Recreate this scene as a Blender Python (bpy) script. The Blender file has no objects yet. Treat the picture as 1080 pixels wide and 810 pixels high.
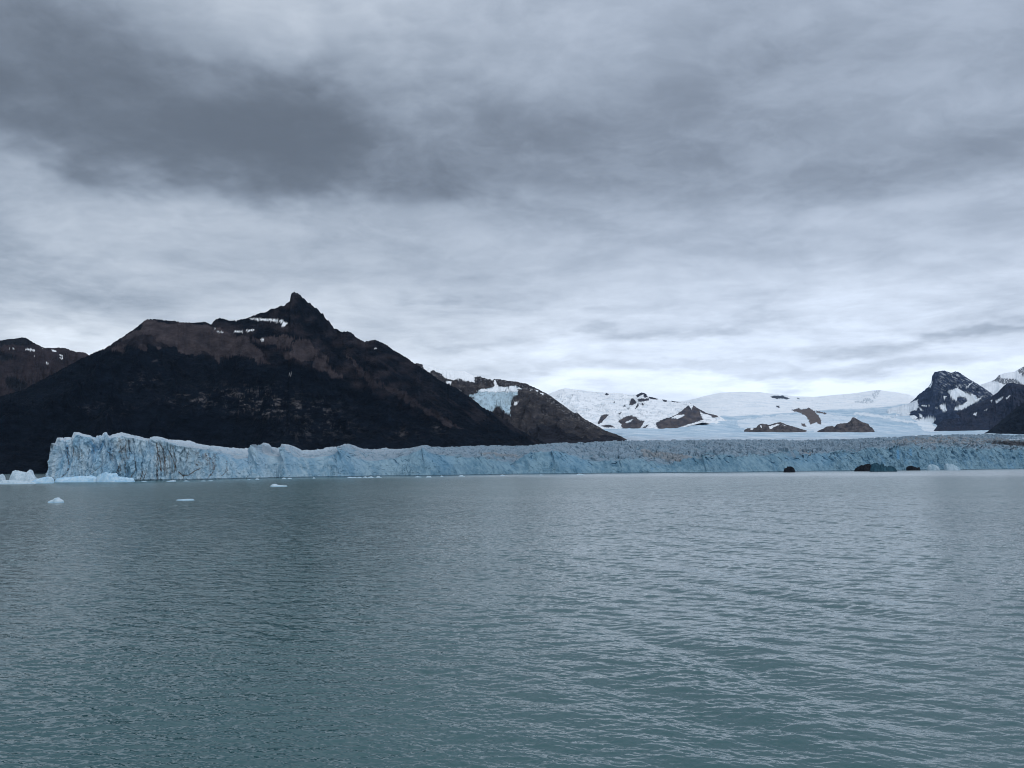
import bpy, math
import numpy as np
from mathutils import Matrix, Vector

# ------------------------------------------------------------------ camera
S = bpy.context.scene
EYE = 14.0
F = 812.0                      # focal length in photograph pixels (1080 wide)
PITCH = math.atan(87.0 / F)
ROLL = 0.00476
_R0 = np.array([1.0, 0, 0]); _U0 = np.array([0, -math.sin(PITCH), math.cos(PITCH)])
FWD = np.array([0, math.cos(PITCH), math.sin(PITCH)])
RGT = math.cos(ROLL) * _R0 - math.sin(ROLL) * _U0
UPV = math.sin(ROLL) * _R0 + math.cos(ROLL) * _U0
cam_d = bpy.data.cameras.new("camera"); cam = bpy.data.objects.new("camera", cam_d)
S.collection.objects.link(cam); S.camera = cam
cam_d.sensor_fit = 'HORIZONTAL'; cam_d.sensor_width = 36.0; cam_d.lens = F / 1080 * 36
cam_d.clip_start = 0.5; cam_d.clip_end = 200000
m = Matrix.Identity(4)
for i in range(3):
    m[i][0] = RGT[i]; m[i][1] = UPV[i]; m[i][2] = -FWD[i]
m[2][3] = EYE
cam.matrix_world = m

def ray(px, py):
    px = np.asarray(px, float); py = np.asarray(py, float)
    dx = (px - 540) / F; dy = (405 - py) / F
    return FWD + dx[..., None] * RGT + dy[..., None] * UPV
def zat(px, py, Y):            # height of the point seen at a pixel when it stands Y metres out
    d = ray(px, py); return EYE + d[..., 2] / d[..., 1] * Y
def xat(px, py, Y):
    d = ray(px, py); return d[..., 0] / d[..., 1] * Y
def proj(P):
    q = P - np.array([0, 0, EYE]); w = q @ FWD
    return 540 + F * (q @ RGT) / w, 405 - F * (q @ UPV) / w
def azel(px, py):
    d = ray(px, py); return math.degrees(math.atan2(d[0], d[1])), math.degrees(math.asin(d[2] / np.linalg.norm(d)))

# ------------------------------------------------------------------ render settings
S.view_settings.view_transform = 'Standard'; S.view_settings.look = 'None'
S.view_settings.gamma = 1; S.view_settings.exposure = 0.18
S.cycles.use_denoising = True; S.cycles.pixel_filter_type = 'BLACKMAN_HARRIS'; S.cycles.filter_width = 1.0
S.cycles.max_bounces = 5; S.cycles.volume_bounces = 1; S.cycles.diffuse_bounces = 3
S.cycles.glossy_bounces = 3

# ------------------------------------------------------------------ node helper
class NT:
    def __init__(s, tree): s.t = tree; s.n = tree.nodes; s.l = tree.links
    def set(s, sock, v):
        if isinstance(v, bpy.types.NodeSocket): s.l.new(v, sock)
        elif v is not None: sock.default_value = v
    def m(s, op, a, b=None, c=None, clamp=False):
        n = s.n.new('ShaderNodeMath'); n.operation = op; n.use_clamp = clamp
        s.set(n.inputs[0], a); s.set(n.inputs[1], b)
        if c is not None: s.set(n.inputs[2], c)
        return n.outputs[0]
    def v(s, op, a, b=None, scale=None):
        n = s.n.new('ShaderNodeVectorMath'); n.operation = op
        s.set(n.inputs[0], a); s.set(n.inputs[1], b)
        if scale is not None: s.set(n.inputs['Scale'], scale)
        return n.outputs['Value'] if op in ('LENGTH', 'DOT_PRODUCT') else n.outputs[0]
    def sep(s, a):
        n = s.n.new('ShaderNodeSeparateXYZ'); s.set(n.inputs[0], a); return n.outputs
    def comb(s, x, y, z):
        n = s.n.new('ShaderNodeCombineXYZ')
        for i, q in enumerate((x, y, z)): s.set(n.inputs[i], q)
        return n.outputs[0]
    def noise(s, vec, scale, detail=4, rough=0.55, dist=0.0, color=False, lac=2.0):
        n = s.n.new('ShaderNodeTexNoise'); s.set(n.inputs['Vector'], vec)
        n.inputs['Scale'].default_value = scale; n.inputs['Detail'].default_value = detail
        n.inputs['Roughness'].default_value = rough; n.inputs['Distortion'].default_value = dist
        n.inputs['Lacunarity'].default_value = lac
        return n.outputs['Color'] if color else n.outputs['Fac']
    def mix(s, f, a, b, mode='MIX'):
        n = s.n.new('ShaderNodeMix'); n.data_type = 'RGBA'; n.blend_type = mode
        s.set(n.inputs[0], f); s.set(n.inputs[6], a); s.set(n.inputs[7], b)
        return n.outputs[2]
    def ss(s, x, a, b, lo=0.0, hi=1.0):
        n = s.n.new('ShaderNodeMapRange'); n.interpolation_type = 'SMOOTHSTEP'
        s.set(n.inputs[0], x); n.inputs[1].default_value = a; n.inputs[2].default_value = b
        n.inputs[3].default_value = lo; n.inputs[4].default_value = hi
        return n.outputs[0]
    def lin(s, x, a, b, lo=0.0, hi=1.0):
        n = s.n.new('ShaderNodeMapRange'); s.set(n.inputs[0], x)
        for i, q in enumerate((a, b, lo, hi)): n.inputs[i + 1].default_value = q
        return n.outputs[0]
    def attr(s, name):
        n = s.n.new('ShaderNodeAttribute'); n.attribute_name = name; return n.outputs['Fac']
    def pos(s): return s.n.new('ShaderNodeNewGeometry').outputs['Position']
    def scalev(s, vec, xyz): return s.v('MULTIPLY', vec, xyz)
def rgb(r, g, b): return (r, g, b, 1.0)

# ------------------------------------------------------------------ world: sky texture seen through layered overcast
SUN_AZ, SUN_EL = math.radians(140), math.radians(42)   # azimuth from +Y towards +X
W = bpy.data.worlds.new("World"); S.world = W; W.use_nodes = True
t = NT(W.node_tree); t.n.clear()
out = t.n.new('ShaderNodeOutputWorld'); bg = t.n.new('ShaderNodeBackground')
bg.inputs['Strength'].default_value = 0.1
t.l.new(bg.outputs[0], out.inputs['Surface'])
sky = t.n.new('ShaderNodeTexSky'); sky.sky_type = 'NISHITA'; sky.sun_disc = False
sky.sun_elevation = SUN_EL; sky.sun_rotation = SUN_AZ
tc = t.n.new('ShaderNodeTexCoord').outputs['Generated']
D3 = t.v('NORMALIZE', tc); dx, dy, dz = t.sep(D3)
dzc = t.m('MAXIMUM', dz, 0.0)
den = t.m('ADD', dzc, 0.20)
plane = t.comb(t.m('DIVIDE', dx, den), t.m('DIVIDE', dy, den), 0.0)
warpc = t.noise(plane, 1.1, 5, 0.6, 0.0, color=True)
warp = t.v('SUBTRACT', warpc, (0.5, 0.5, 0.5))
wx, wy, wz = t.sep(warp)
az = t.m('MULTIPLY', t.m('ARCTAN2', dx, dy), 57.2958)
el = t.m('MULTIPLY', t.m('ARCSINE', dz), 57.2958)
elw = t.m('ADD', el, t.m('MULTIPLY', wy, t.m('ADD', 6.0, t.m('MULTIPLY', el, 0.5, None))))
azw = t.m('ADD', az, t.m('MULTIPLY', wx, 26.0))
# broad brightness with elevation
L = t.ss(el, 1.0, 19.0, 0.75, 0.415)
zen = t.ss(el, 52.0, 75.0, 0.0, 0.35)          # overcast is brightest overhead
def blob(px, py, sx, sy, amp, tilt=0.0):
    global L
    a0, e0 = azel(px, py)
    k = 1 / (F * math.pi / 180)
    a = t.m('SUBTRACT', azw, a0); e = t.m('SUBTRACT', elw, e0)
    if tilt: e = t.m('SUBTRACT', e, t.m('MULTIPLY', a, tilt))
    a = t.m('MULTIPLY', a, 1 / (sx * k)); e = t.m('MULTIPLY', e, 1 / (sy * k))
    r2 = t.m('ADD', t.m('MULTIPLY', a, a), t.m('MULTIPLY', e, e))
    if sx > 195: r2 = t.m('MULTIPLY', r2, t.m('MULTIPLY', r2, 0.6))        # broad masses: flat inside, firmer edge
    g = t.m('EXPONENT', t.m('MULTIPLY', r2, -1.0))
    L = t.m('ADD', L, t.m('MULTIPLY', g, amp))
BLOBS = [(20, 100, 250, 92, -0.17), (330, 118, 290, 74, -0.09), (640, 145, 360, 58, -0.085), (220, 45, 90, 20, 0.06), (300, 150, 80, 38, -0.08), (40, 70, 180, 80, -0.06), (340, -5, 120, 45, 0.20),
         (130, 218, 190, 26, 0.15), (30, 180, 160, 16, 0.06), (0, 288, 150, 34, -0.19), (10, 140, 150, 40, -0.06), (960, 60, 190, 60, -0.05), (480, 384, 75, 13, -0.17), (100, 352, 60, 13, 0.2), (560, 372, 190, 16, 0.10),
         (960, 178, 170, 26, -0.09), (700, 40, 120, 30, -0.04), (860, 230, 160, 14, 0.05), (1010, 342, 120, 8, -0.26), (1080, 318, 60, 8, -0.16), (720, 336, 120, 5, -0.12),
         (850, 384, 230, 9, -0.13), (900, 300, 80, 22, 0.12), (1040, 330, 100, 8, 0.1), (470, 185, 170, 40, -0.07), (600, 120, 120, 50, -0.02),
         (860, 120, 120, 40, 0.04), (420, 300, 120, 18, -0.04), (480, 340, 70, 6, -0.1), (640, 352, 160, 7, 0.08), (200, 320, 160, 24, 0.0), (760, 395, 260, 10, 0.03),
         (880, 410, 190, 14, 0.27), (760, 412, 130, 9, 0.10), (605, 408, 60, 12, 0.14), (180, 60, 50, 40, 0.05)]
for b in BLOBS: blob(*b)
# billows: fine layered detail, stretched along the cloud deck
p2 = t.v('ADD', t.scalev(plane, (1.0, 1.25, 1.0)), t.v('SCALE', warp, scale=0.45))
n1 = t.noise(p2, 1.9, 9, 0.58)
n2 = t.ss(t.noise(t.v('ADD', p2, (7.3, 2.1, 0)), 5.2, 10, 0.62), 0.33, 0.69)
n3 = t.noise(t.v('ADD', p2, (1.3, 9.1, 0)), 0.55, 3, 0.5)
det = t.m('ADD', t.m('MULTIPLY', t.m('SUBTRACT', n1, 0.5), 0.50), t.m('MULTIPLY', t.m('SUBTRACT', n2, 0.5), 0.135))
det = t.m('ADD', det, t.m('MULTIPLY', t.m('SUBTRACT', n3, 0.5), 0.18))
det = t.m('MULTIPLY', det, t.ss(el, 0.5, 6.0, 0.35, 1.0))
L = t.m('ADD', L, t.m('MULTIPLY', det, 0.62))
# a thin wispy broken band just above the mountains
wis = t.noise(t.comb(t.m('MULTIPLY', az, 0.055), t.m('MULTIPLY', el, 0.26), 3.0), 2.4, 7, 0.62, 0.4)
band = t.m('MULTIPLY', t.ss(el, 3.5, 6.5), t.ss(el, 9.0, 17.0, 1.0, 0.0))
L = t.m('ADD', L, t.m('MULTIPLY', t.m('MULTIPLY', t.m('SUBTRACT', wis, 0.5), band), 0.55))
back = t.ss(dy, 0.35, -0.5, 0.0, 0.22)                # brighter sky added behind the viewer to light the ice fronts
# thinner, brighter cloud low on the right
ga = t.m('MULTIPLY', t.m('SUBTRACT', az, 20.0), 1 / 26.0); ge = t.m('MULTIPLY', t.m('SUBTRACT', el, 9.0), 1 / 6.0)
glow = t.m('MULTIPLY', t.m('EXPONENT', t.m('MULTIPLY', t.m('ADD', t.m('MULTIPLY', ga, ga), t.m('MULTIPLY', ge, ge)), -1.0)), 0.13)
zen = t.m('ADD', zen, glow)
L = t.m('ADD', t.m('ADD', t.m('MINIMUM', t.m('SMOOTH_MAX', L, 0.14, 0.16), 0.92), zen), back)
tint = t.mix(t.ss(L, 0.15, 0.75), rgb(0.835, 1.0, 1.245), rgb(0.915, 1.0, 1.115))
right = t.ss(az, -25.0, 20.0)
tint = t.mix(t.m('MULTIPLY', right, 0.35), tint, rgb(0.84, 1.0, 1.30))
cloud = t.v('SCALE', tint, scale=t.m('MULTIPLY', L, 10.0))
col = t.mix(0.93, sky.outputs[0], cloud)
t.l.new(col, bg.inputs['Color'])
W.cycles.sampling_method = 'MANUAL'; W.cycles.sample_map_resolution = 512

sun_d = bpy.data.lights.new("sun", 'SUN'); sun = bpy.data.objects.new("sun", sun_d); S.collection.objects.link(sun)
sun_d.energy = 0.7; sun_d.angle = math.radians(24); sun_d.color = (1.0, 0.98, 0.95)
sv = Vector((math.sin(SUN_AZ) * math.cos(SUN_EL), math.cos(SUN_AZ) * math.cos(SUN_EL), math.sin(SUN_EL)))
sun.rotation_euler = (-sv).to_track_quat('-Z', 'Y').to_euler()

# ------------------------------------------------------------------ numpy noise
def _h(ix, iy, seed):
    with np.errstate(over='ignore'):
        h = (ix.astype(np.int64) * 374761393 + iy.astype(np.int64) * 668265263 + seed * 1442695041) & 0xffffffff
        h = ((h ^ (h >> 13)) * 1274126177) & 0xffffffff
        return (h ^ (h >> 16)) & 0xffffffff
def pn(x, y, seed=0):
    ix = np.floor(x); iy = np.floor(y); fx = x - ix; fy = y - iy
    u = fx * fx * fx * (fx * (fx * 6 - 15) + 10); v = fy * fy * fy * (fy * (fy * 6 - 15) + 10)
    def g(ox, oy):
        a = _h(ix + ox, iy + oy, seed) * (2 * math.pi / 4294967296.0)
        return np.cos(a) * (fx - ox) + np.sin(a) * (fy - oy)
    return 1.5 * ((g(0, 0) * (1 - u) + g(1, 0) * u) * (1 - v) + (g(0, 1) * (1 - u) + g(1, 1) * u) * v)
def fbm(x, y, o=5, seed=0, gain=0.5):
    r = 0; a = 1; tot = 0
    for i in range(o):
        r = r + a * pn(x * 2 ** i + i * 17.3, y * 2 ** i - i * 9.7, seed + i); tot += a; a *= gain
    return r / tot * 1.3
def ridged(x, y, o=5, seed=0, gain=0.55):
    r = 0; a = 1; tot = 0; w = 1
    for i in range(o):
        n = 1 - np.abs(pn(x * 2 ** i + i * 5.1, y * 2 ** i + i * 3.3, seed + i)) * 1.6
        n = np.clip(n, 0, 1) ** 2 * w; w = np.clip(n * 1.6, 0.2, 1)
        r = r + a * n; tot += a; a *= gain
    return r / tot
def worley(x, y, seed=0):
    ix = np.floor(x); iy = np.floor(y)
    f1 = np.full(x.shape, 9.0); f2 = f1.copy(); cid = np.zeros(x.shape)
    for ox in (-1, 0, 1):
        for oy in (-1, 0, 1):
            h = _h(ix + ox, iy + oy, seed); h2 = _h(ix + ox, iy + oy, seed + 77)
            cx = ix + ox + (h / 4294967296.0); cy = iy + oy + (h2 / 4294967296.0)
            d = np.hypot(x - cx, y - cy); near = d < f1
            f2 = np.where(near, f1, np.minimum(f2, d)); f1 = np.where(near, d, f1)
            cid = np.where(near, (h2 % 1009) / 1009.0, cid)
    return f1, f2, cid
def smooth(a, b, x):
    q = np.clip((x - a) / (b - a), 0, 1); return q * q * (3 - 2 * q)
def curve(pts, x, k=1):
    p = np.array(sorted([(q[0], q[k]) for q in pts])); return np.interp(x, p[:, 0], p[:, 1])
def Z(ox, oy, s, pts): return [(ox + a / s, oy + b / s) for a, b in pts]
def inpoly(px, py, poly):
    r = np.zeros(px.shape, bool); n = len(poly)
    for i in range(n):
        x0, y0 = poly[i]; x1, y1 = poly[(i + 1) % n]
        if y0 == y1: continue
        c = ((y0 > py) != (y1 > py)) & (px < (x1 - x0) * (py - y0) / (y1 - y0) + x0)
        r ^= c
    return r
def mask(px, py, polys, warp=1.0, lam=5.0, seed=0):
    wx_ = px + warp * fbm(px / lam, py / lam * 1.5, 4, seed + 3) * 1.6
    wy_ = py + warp * fbm(px / lam + 31, py / lam * 1.5 + 7, 4, seed + 9)
    r = np.zeros(px.shape)
    for p in polys:
        r[inpoly(wx_, wy_, p)] = 1
    return r
def polyline(px, py, pts, wdt):
    d = np.full(px.shape, 1e9)
    for (x0, y0), (x1, y1) in zip(pts[:-1], pts[1:]):
        vx, vy = x1 - x0, y1 - y0; q = np.clip(((px - x0) * vx + (py - y0) * vy) / (vx * vx + vy * vy), 0, 1)
        d = np.minimum(d, np.hypot(px - x0 - q * vx, py - y0 - q * vy))
    return np.clip(1.4 - d / wdt, 0, 1)

# ------------------------------------------------------------------ mesh helpers
def put_mesh(name, V, faces, mat, attrs=None, smooth_=True):
    me = bpy.data.meshes.new(name); V = np.ascontiguousarray(V, np.float32).reshape(-1, 3)
    fa = np.ascontiguousarray(faces, np.int32); k = fa.shape[1]
    me.vertices.add(len(V)); me.vertices.foreach_set('co', V.ravel())
    me.loops.add(fa.size); me.loops.foreach_set('vertex_index', fa.ravel())
    me.polygons.add(len(fa)); me.polygons.foreach_set('loop_start', np.arange(0, fa.size, k, dtype=np.int32))
    me.polygons.foreach_set('use_smooth', np.full(len(fa), smooth_, bool))
    me.update(calc_edges=True)
    for an, av in (attrs or {}).items():
        at = me.attributes.new(an, 'FLOAT', 'POINT'); at.data.foreach_set('value', np.ascontiguousarray(av, np.float32).ravel())
    me.materials.append(mat)
    o = bpy.data.objects.new(name, me); S.collection.objects.link(o)
    return o
def grid_faces(nr, nc, off=0, flip=False):
    i = np.arange(nr - 1)[:, None] * nc + np.arange(nc - 1)[None, :]
    f = np.stack([i, i + 1, i + nc + 1, i + nc], -1).reshape(-1, 4) + off
    return f[:, ::-1] if flip else f
def tag(o, label, cat, kind=None, group=None):
    o['label'] = label; o['category'] = cat
    if kind: o['kind'] = kind
    if group: o['group'] = group
    return o
def material(name, rough=0.9):
    mt = bpy.data.materials.new(name); mt.use_nodes = True; q = NT(mt.node_tree)
    b = q.n['Principled BSDF']; b.inputs['Roughness'].default_value = rough
    b.inputs['Specular IOR Level'].default_value = 0.04
    return mt, q, b
def bump(q, b, h, dist, strength=1.0):
    n = q.n.new('ShaderNodeBump'); n.inputs['Distance'].default_value = dist; n.inputs['Strength'].default_value = strength
    q.l.new(h, n.inputs['Height']); q.l.new(n.outputs[0], b.inputs['Normal'])

# ------------------------------------------------------------------ rock / forest / snow material
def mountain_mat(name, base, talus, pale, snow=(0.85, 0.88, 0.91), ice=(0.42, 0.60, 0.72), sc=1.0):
    mt, q, b = material(name, 0.95)
    P = q.pos()
    na = q.noise(q.scalev(P, (0.012 * sc, 0.012 * sc, 0.03 * sc)), 1.0, 8, 0.65)
    nb = q.noise(q.scalev(P, (0.05 * sc, 0.05 * sc, 0.09 * sc)), 1.0, 6, 0.7)
    strat = q.noise(q.v('ADD', q.scalev(P, (0.002 * sc, 0.002 * sc, 0.04 * sc)), (0, 0, 0)), 1.0, 5, 0.7, 0.6)
    def var(c, k1, k2):
        f = q.m('MULTIPLY', q.lin(na, 0.3, 0.7, 1 - k1, 1 + k1), q.lin(nb, 0.3, 0.7, 1 - k2, 1 + k2))
        return q.v('SCALE', c, scale=f)
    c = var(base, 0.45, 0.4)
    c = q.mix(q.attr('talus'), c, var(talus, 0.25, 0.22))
    pk = q.m('MULTIPLY', q.attr('pale'), q.ss(q.m('ADD', q.m('MULTIPLY', nb, 0.6), q.m('MULTIPLY', strat, 0.5)), 0.50, 0.62))
    c = q.mix(pk, c, var(pale, 0.3, 0.3))
    c = q.mix(q.attr('ice'), c, var(ice, 0.08, 0.1))
    c = q.mix(q.attr('snow'), c, var(snow, 0.03, 0.04))
    q.l.new(c, b.inputs['Base Color'])
    h = q.m('ADD', q.m('MULTIPLY', na, 1.0), q.m('MULTIPLY', nb, 0.5))
    h = q.m('MULTIPLY', h, q.lin(q.attr('snow'), 0, 1, 1, 0.10))
    bump(q, b, h, 22.0 / sc, 0.8)
    return mt

def mountain(name, ridge, foot, mat, label, cat='mountain', px0=None, px1=None, step=0.7, rows=170, back=60, power=1.1,
             relief=0.16, lam=420.0, gully=0.05, glam=70.0, jag=0.8, fine=3.0, maskfn=None, backdist=None, seed=0, kind='structure'):
    px0 = min(r[0] for r in ridge) if px0 is None else px0; px1 = max(r[0] for r in ridge) if px1 is None else px1
    nc = int((px1 - px0) / step) + 1; cx = np.linspace(px0, px1, nc)
    ry = curve(ridge, cx, 1); rY = curve(ridge, cx, 2)
    ry = ry + jag * (0.6 * fbm(cx / 9.0, cx * 0 + seed, 3, seed) + 0.5 * np.abs(pn(cx / 3.3, cx * 0 + 8.1, seed + 6)) + 0.55 * pn(cx / 1.7, cx * 0 + 3.1, seed + 5))
    fY = curve(foot, cx, 1); fz = curve(foot, cx, 2)
    zr = zat(cx, ry, rY); zr = np.maximum(zr, fz)
    tt = np.linspace(0, 1, rows)[:, None]
    Y = fY + (rY - fY) * tt; slope = ray(cx, ry); kx = slope[:, 0] / slope[:, 1]
    X = kx[None, :] * Y
    H = (zr - fz)[None, :]
    z = fz + H * tt ** power
    env = (4 * tt * (1 - tt)) ** 0.7
    wxn = X + 90 * fbm(X / 300, Y / 300, 3, seed + 40)
    z = z + H * relief * env * (ridged(X / lam, Y / lam, 6, seed + 11) - 0.45) * 2
    # gullies running down the fall line
    s = (kx[None, :] * rY.mean()) + 60 * fbm(X / 250, Y / 250, 3, seed + 21)
    z = z + H * gully * env * (ridged(s / glam, tt * 2.2, 4, seed + 31) - 0.4) * 2
    z = z + fine * fbm(X / 28, Y / 28, 4, seed + 51) * env ** 0.5
    lim = EYE + Y * ((zr - EYE) / rY)[None, :] - (1 - tt) * 0.004 * Y
    z = np.minimum(z, np.maximum(lim, fz - 3))
    bd = backdist if backdist else 0.9 * (rY - fY).mean()
    tb = np.linspace(0, 1, back + 1)[1:, None]
    Yb = rY + bd * tb; Xb = kx[None, :] * Yb
    zb = zr + (np.minimum(fz, 0) - 5 - zr) * tb ** 0.9 + H * relief * (4 * tb * (1 - tb)) * (ridged(Xb / lam, Yb / lam, 5, seed + 11) - 0.6)
    limb = EYE + Yb * ((zr - EYE) / rY)[None, :] - 0.003 * Yb * tb
    zb = np.minimum(zb, limb)
    V = np.stack([np.vstack([X, Xb]), np.vstack([Y, Yb]), np.vstack([z, zb])], -1)
    px, py = proj(V.reshape(-1, 3)); px = px.reshape(V.shape[:2]); py = py.reshape(V.shape[:2])
    at = {k: np.zeros(px.shape) for k in ('talus', 'pale', 'snow', 'ice')}
    if maskfn: maskfn(px, py, V, at)
    o = put_mesh(name, V, grid_faces(*V.shape[:2]), mat, at)
    return tag(o, label, cat, kind)

# =================================================================== WATER
def build_water():
    az0, az1, nc = -40.5, 40.5, 1350
    rs = [23.0]
    while rs[-1] < 1280:
        r = rs[-1]; rs.append(r + min(max(r * r / (EYE * F) * 0.5, 0.04), max(0.24, r * 0.00098)))
    rs = np.array(rs, np.float32); A = np.radians(np.linspace(az0, az1, nc)).astype(np.float32)
    X = rs[:, None] * np.sin(A)[None, :]; Y = rs[:, None] * np.cos(A)[None, :]
    rng = np.random.default_rng(7)
    z = np.zeros_like(X)
    gust = (0.85 + 0.5 * fbm(X[::4, ::4] / 14, Y[::4, ::4] / 22, 3, 4))
    gust = np.repeat(np.repeat(gust, 4, 0), 4, 1)[:X.shape[0], :X.shape[1]].astype(np.float32)
    for i in range(80):
        lam = 0.23 * (2.9 / 0.23) ** ((i + rng.random()) / 68)
        th = math.radians(rng.normal(6, 27)) if lam < 2 else math.radians(rng.normal(20, 24))
        k = 2 * math.pi / lam
        slope = 0.0285 * (0.62 if lam > 1.3 else 1.0) * (1.25 if 0.3 < lam < 0.8 else 0.9)
        kx_, ky_ = k * math.sin(th), k * math.cos(th)
        res = np.clip(1.4 - rs * 0.00105 / (lam * 0.30), 0, 1)[:, None]      # fades where the sheet gets too coarse for it
        nk = int((res[:, 0] > 0).sum()); ph = kx_ * X[:nk] + ky_ * Y[:nk] + np.float32(rng.random() * 6.28)
        z[:nk] += (slope / k) * res[:nk].astype(np.float32) * (np.sin(ph) + 0.30 * np.cos(2 * ph)) * (gust[:nk] if lam < 1.6 else np.float32(1.0))
    # the wake: long low swells spreading to the right of the boat
    env = np.exp(-((X - 0.30 * Y + 2) / (0.26 * Y + 3)) ** 2) * smooth(20, 40, Y)
    for lam, th, amp, ph0 in ((8.6, -60, 0.10, 0.0), (11.5, -63, 0.13, 2.0), (6.1, -55, 0.03, 1.0), (4.0, 25, 0.012, 0.6)):
        k = 2 * math.pi / lam; th = math.radians(th)
        ph = k * (math.sin(th) * X * -1 + math.cos(th) * Y) + ph0
        z += (0.50 * amp * env * (0.7 + 0.6 * gust) * (np.sin(ph) + 0.25 * np.cos(2 * ph))).astype(np.float32)
    ea = np.clip((np.minimum(A - A[0], A[-1] - A)) / 0.03, 0, 1)[None, :]
    er = (np.clip((rs - 23) / 4, 0, 1) * np.clip((1280 - rs) / 60, 0, 1))[:, None]
    z *= ea * er
    V = np.stack([X, Y, z], -1).reshape(-1, 3); nr = len(rs)
    f = [grid_faces(nr, nc, flip=True)]
    def fan(r_, a_, base):
        R, AA = np.meshgrid(r_, a_, indexing='ij')
        v = np.stack([R * np.sin(AA), R * np.cos(AA), np.zeros_like(R)], -1).reshape(-1, 3)
        f.append(grid_faces(len(r_), len(a_), off=base, flip=True)); return v
    parts = [V]; n = len(V)
    for r_, a_ in ((np.array([0.01, 8, 23.0]), A),
                   (np.array([rs[-1], 1800, 3000, 6000, 12000, 30000]), A),
                   (np.array([0.01, 23, 60, 250, 1000, 5000, 30000]), np.linspace(A[-1], A[0] + 2 * math.pi, 60))):
        v = fan(r_, a_, n); parts.append(v); n += len(v)
    mt, q, b = material('lake_water', 0.06)
    b.inputs['Specular IOR Level'].default_value = 0.95; b.inputs['IOR'].default_value = 1.42
    P = q.pos(); px, py, pz = q.sep(P)
    rr = q.v('LENGTH', q.comb(px, py, 0.0))
    def H(off):
        p = q.v('ADD', P, off)
        a = q.noise(q.scalev(p, (0.9, 1.7, 0)), 1.0, 3, 0.55)          # metre ripples
        c = q.noise(q.scalev(p, (0.16, 0.30, 0)), 1.0, 3, 0.6)        # wind lop
        d = q.noise(q.scalev(p, (3.2, 5.2, 0)), 1.0, 2, 0.5)          # cat's paws
        a = q.m('MULTIPLY', a, q.ss(rr, 40, 230, 0.035, 0.10))
        c = q.m('MULTIPLY', c, q.ss(rr, 110, 500, 0.06, 0.35))
        d = q.m('MULTIPLY', d, q.ss(rr, 30, 160, 0.018, 0.03))
        g = q.m('MULTIPLY', q.noise(q.scalev(p, (0.045, 0.020, 0)), 1.0, 2, 0.5), q.ss(rr, 200, 900, 0.0, 1.2))
        return q.m('ADD', q.m('ADD', q.m('ADD', a, c), d), g)
    e = 0.05
    h0 = H((0, 0, 0)); hx = H((e, 0, 0)); hy = H((0, e, 0))
    gu = q.noise(q.scalev(P, (0.010, 0.016, 0)), 1.0, 4, 0.55)
    gk = q.lin(gu, 0.3, 0.7, 0.62, 1.35)
    sx = q.m('MULTIPLY', q.m('MULTIPLY', q.m('SUBTRACT', h0, hx), 1 / e), gk)
    sy = q.m('MULTIPLY', q.m('MULTIPLY', q.m('SUBTRACT', h0, hy), 1 / e), gk)
    # short wave groups too far out for the sheet to carry
    w1 = q.noise(q.scalev(P, (0.42, 0.085, 0)), 1.0, 4, 0.7); w2 = q.noise(q.scalev(P, (0.10, 0.022, 0)), 1.0, 4, 0.7)
    tl = q.m('ADD', q.m('MULTIPLY', q.m('SUBTRACT', w1, 0.5), q.ss(rr, 110, 400, 0.0, 0.22)), q.m('MULTIPLY', q.m('SUBTRACT', w2, 0.5), q.ss(rr, 200, 900, 0.0, 0.22)))
    sy = q.m('SUBTRACT', sy, tl)
    gn = q.n.new('ShaderNodeNewGeometry').outputs['Normal']
    nn = q.v('NORMALIZE', q.v('ADD', gn, q.comb(sx, sy, 0.0)))
    q.l.new(nn, b.inputs['Normal'])
    q.l.new(q.ss(rr, 50, 500, 0.03, 0.22), b.inputs['Roughness'])
    water_tone = q.noise(q.scalev(P, (0.02, 0.02, 0)), 1.0, 3, 0.5)
    pale_strip = q.m('MULTIPLY', q.ss(q.m('ADD', rr, q.m('MULTIPLY', q.m('SUBTRACT', water_tone, 0.5), 300.0)), 880, 1250), q.ss(px, -330, 60))   # paler base colour in a strip along the ice front
    q.l.new(q.mix(pale_strip, q.mix(water_tone, rgb(0.026, 0.084, 0.090), rgb(0.036, 0.104, 0.108)), rgb(0.30, 0.36, 0.38)), b.inputs['Base Color'])
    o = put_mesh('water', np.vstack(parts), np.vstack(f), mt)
    tag(o, 'rippled grey green glacial lake with a boat wake on it', 'lake', 'structure')
build_water()

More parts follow.
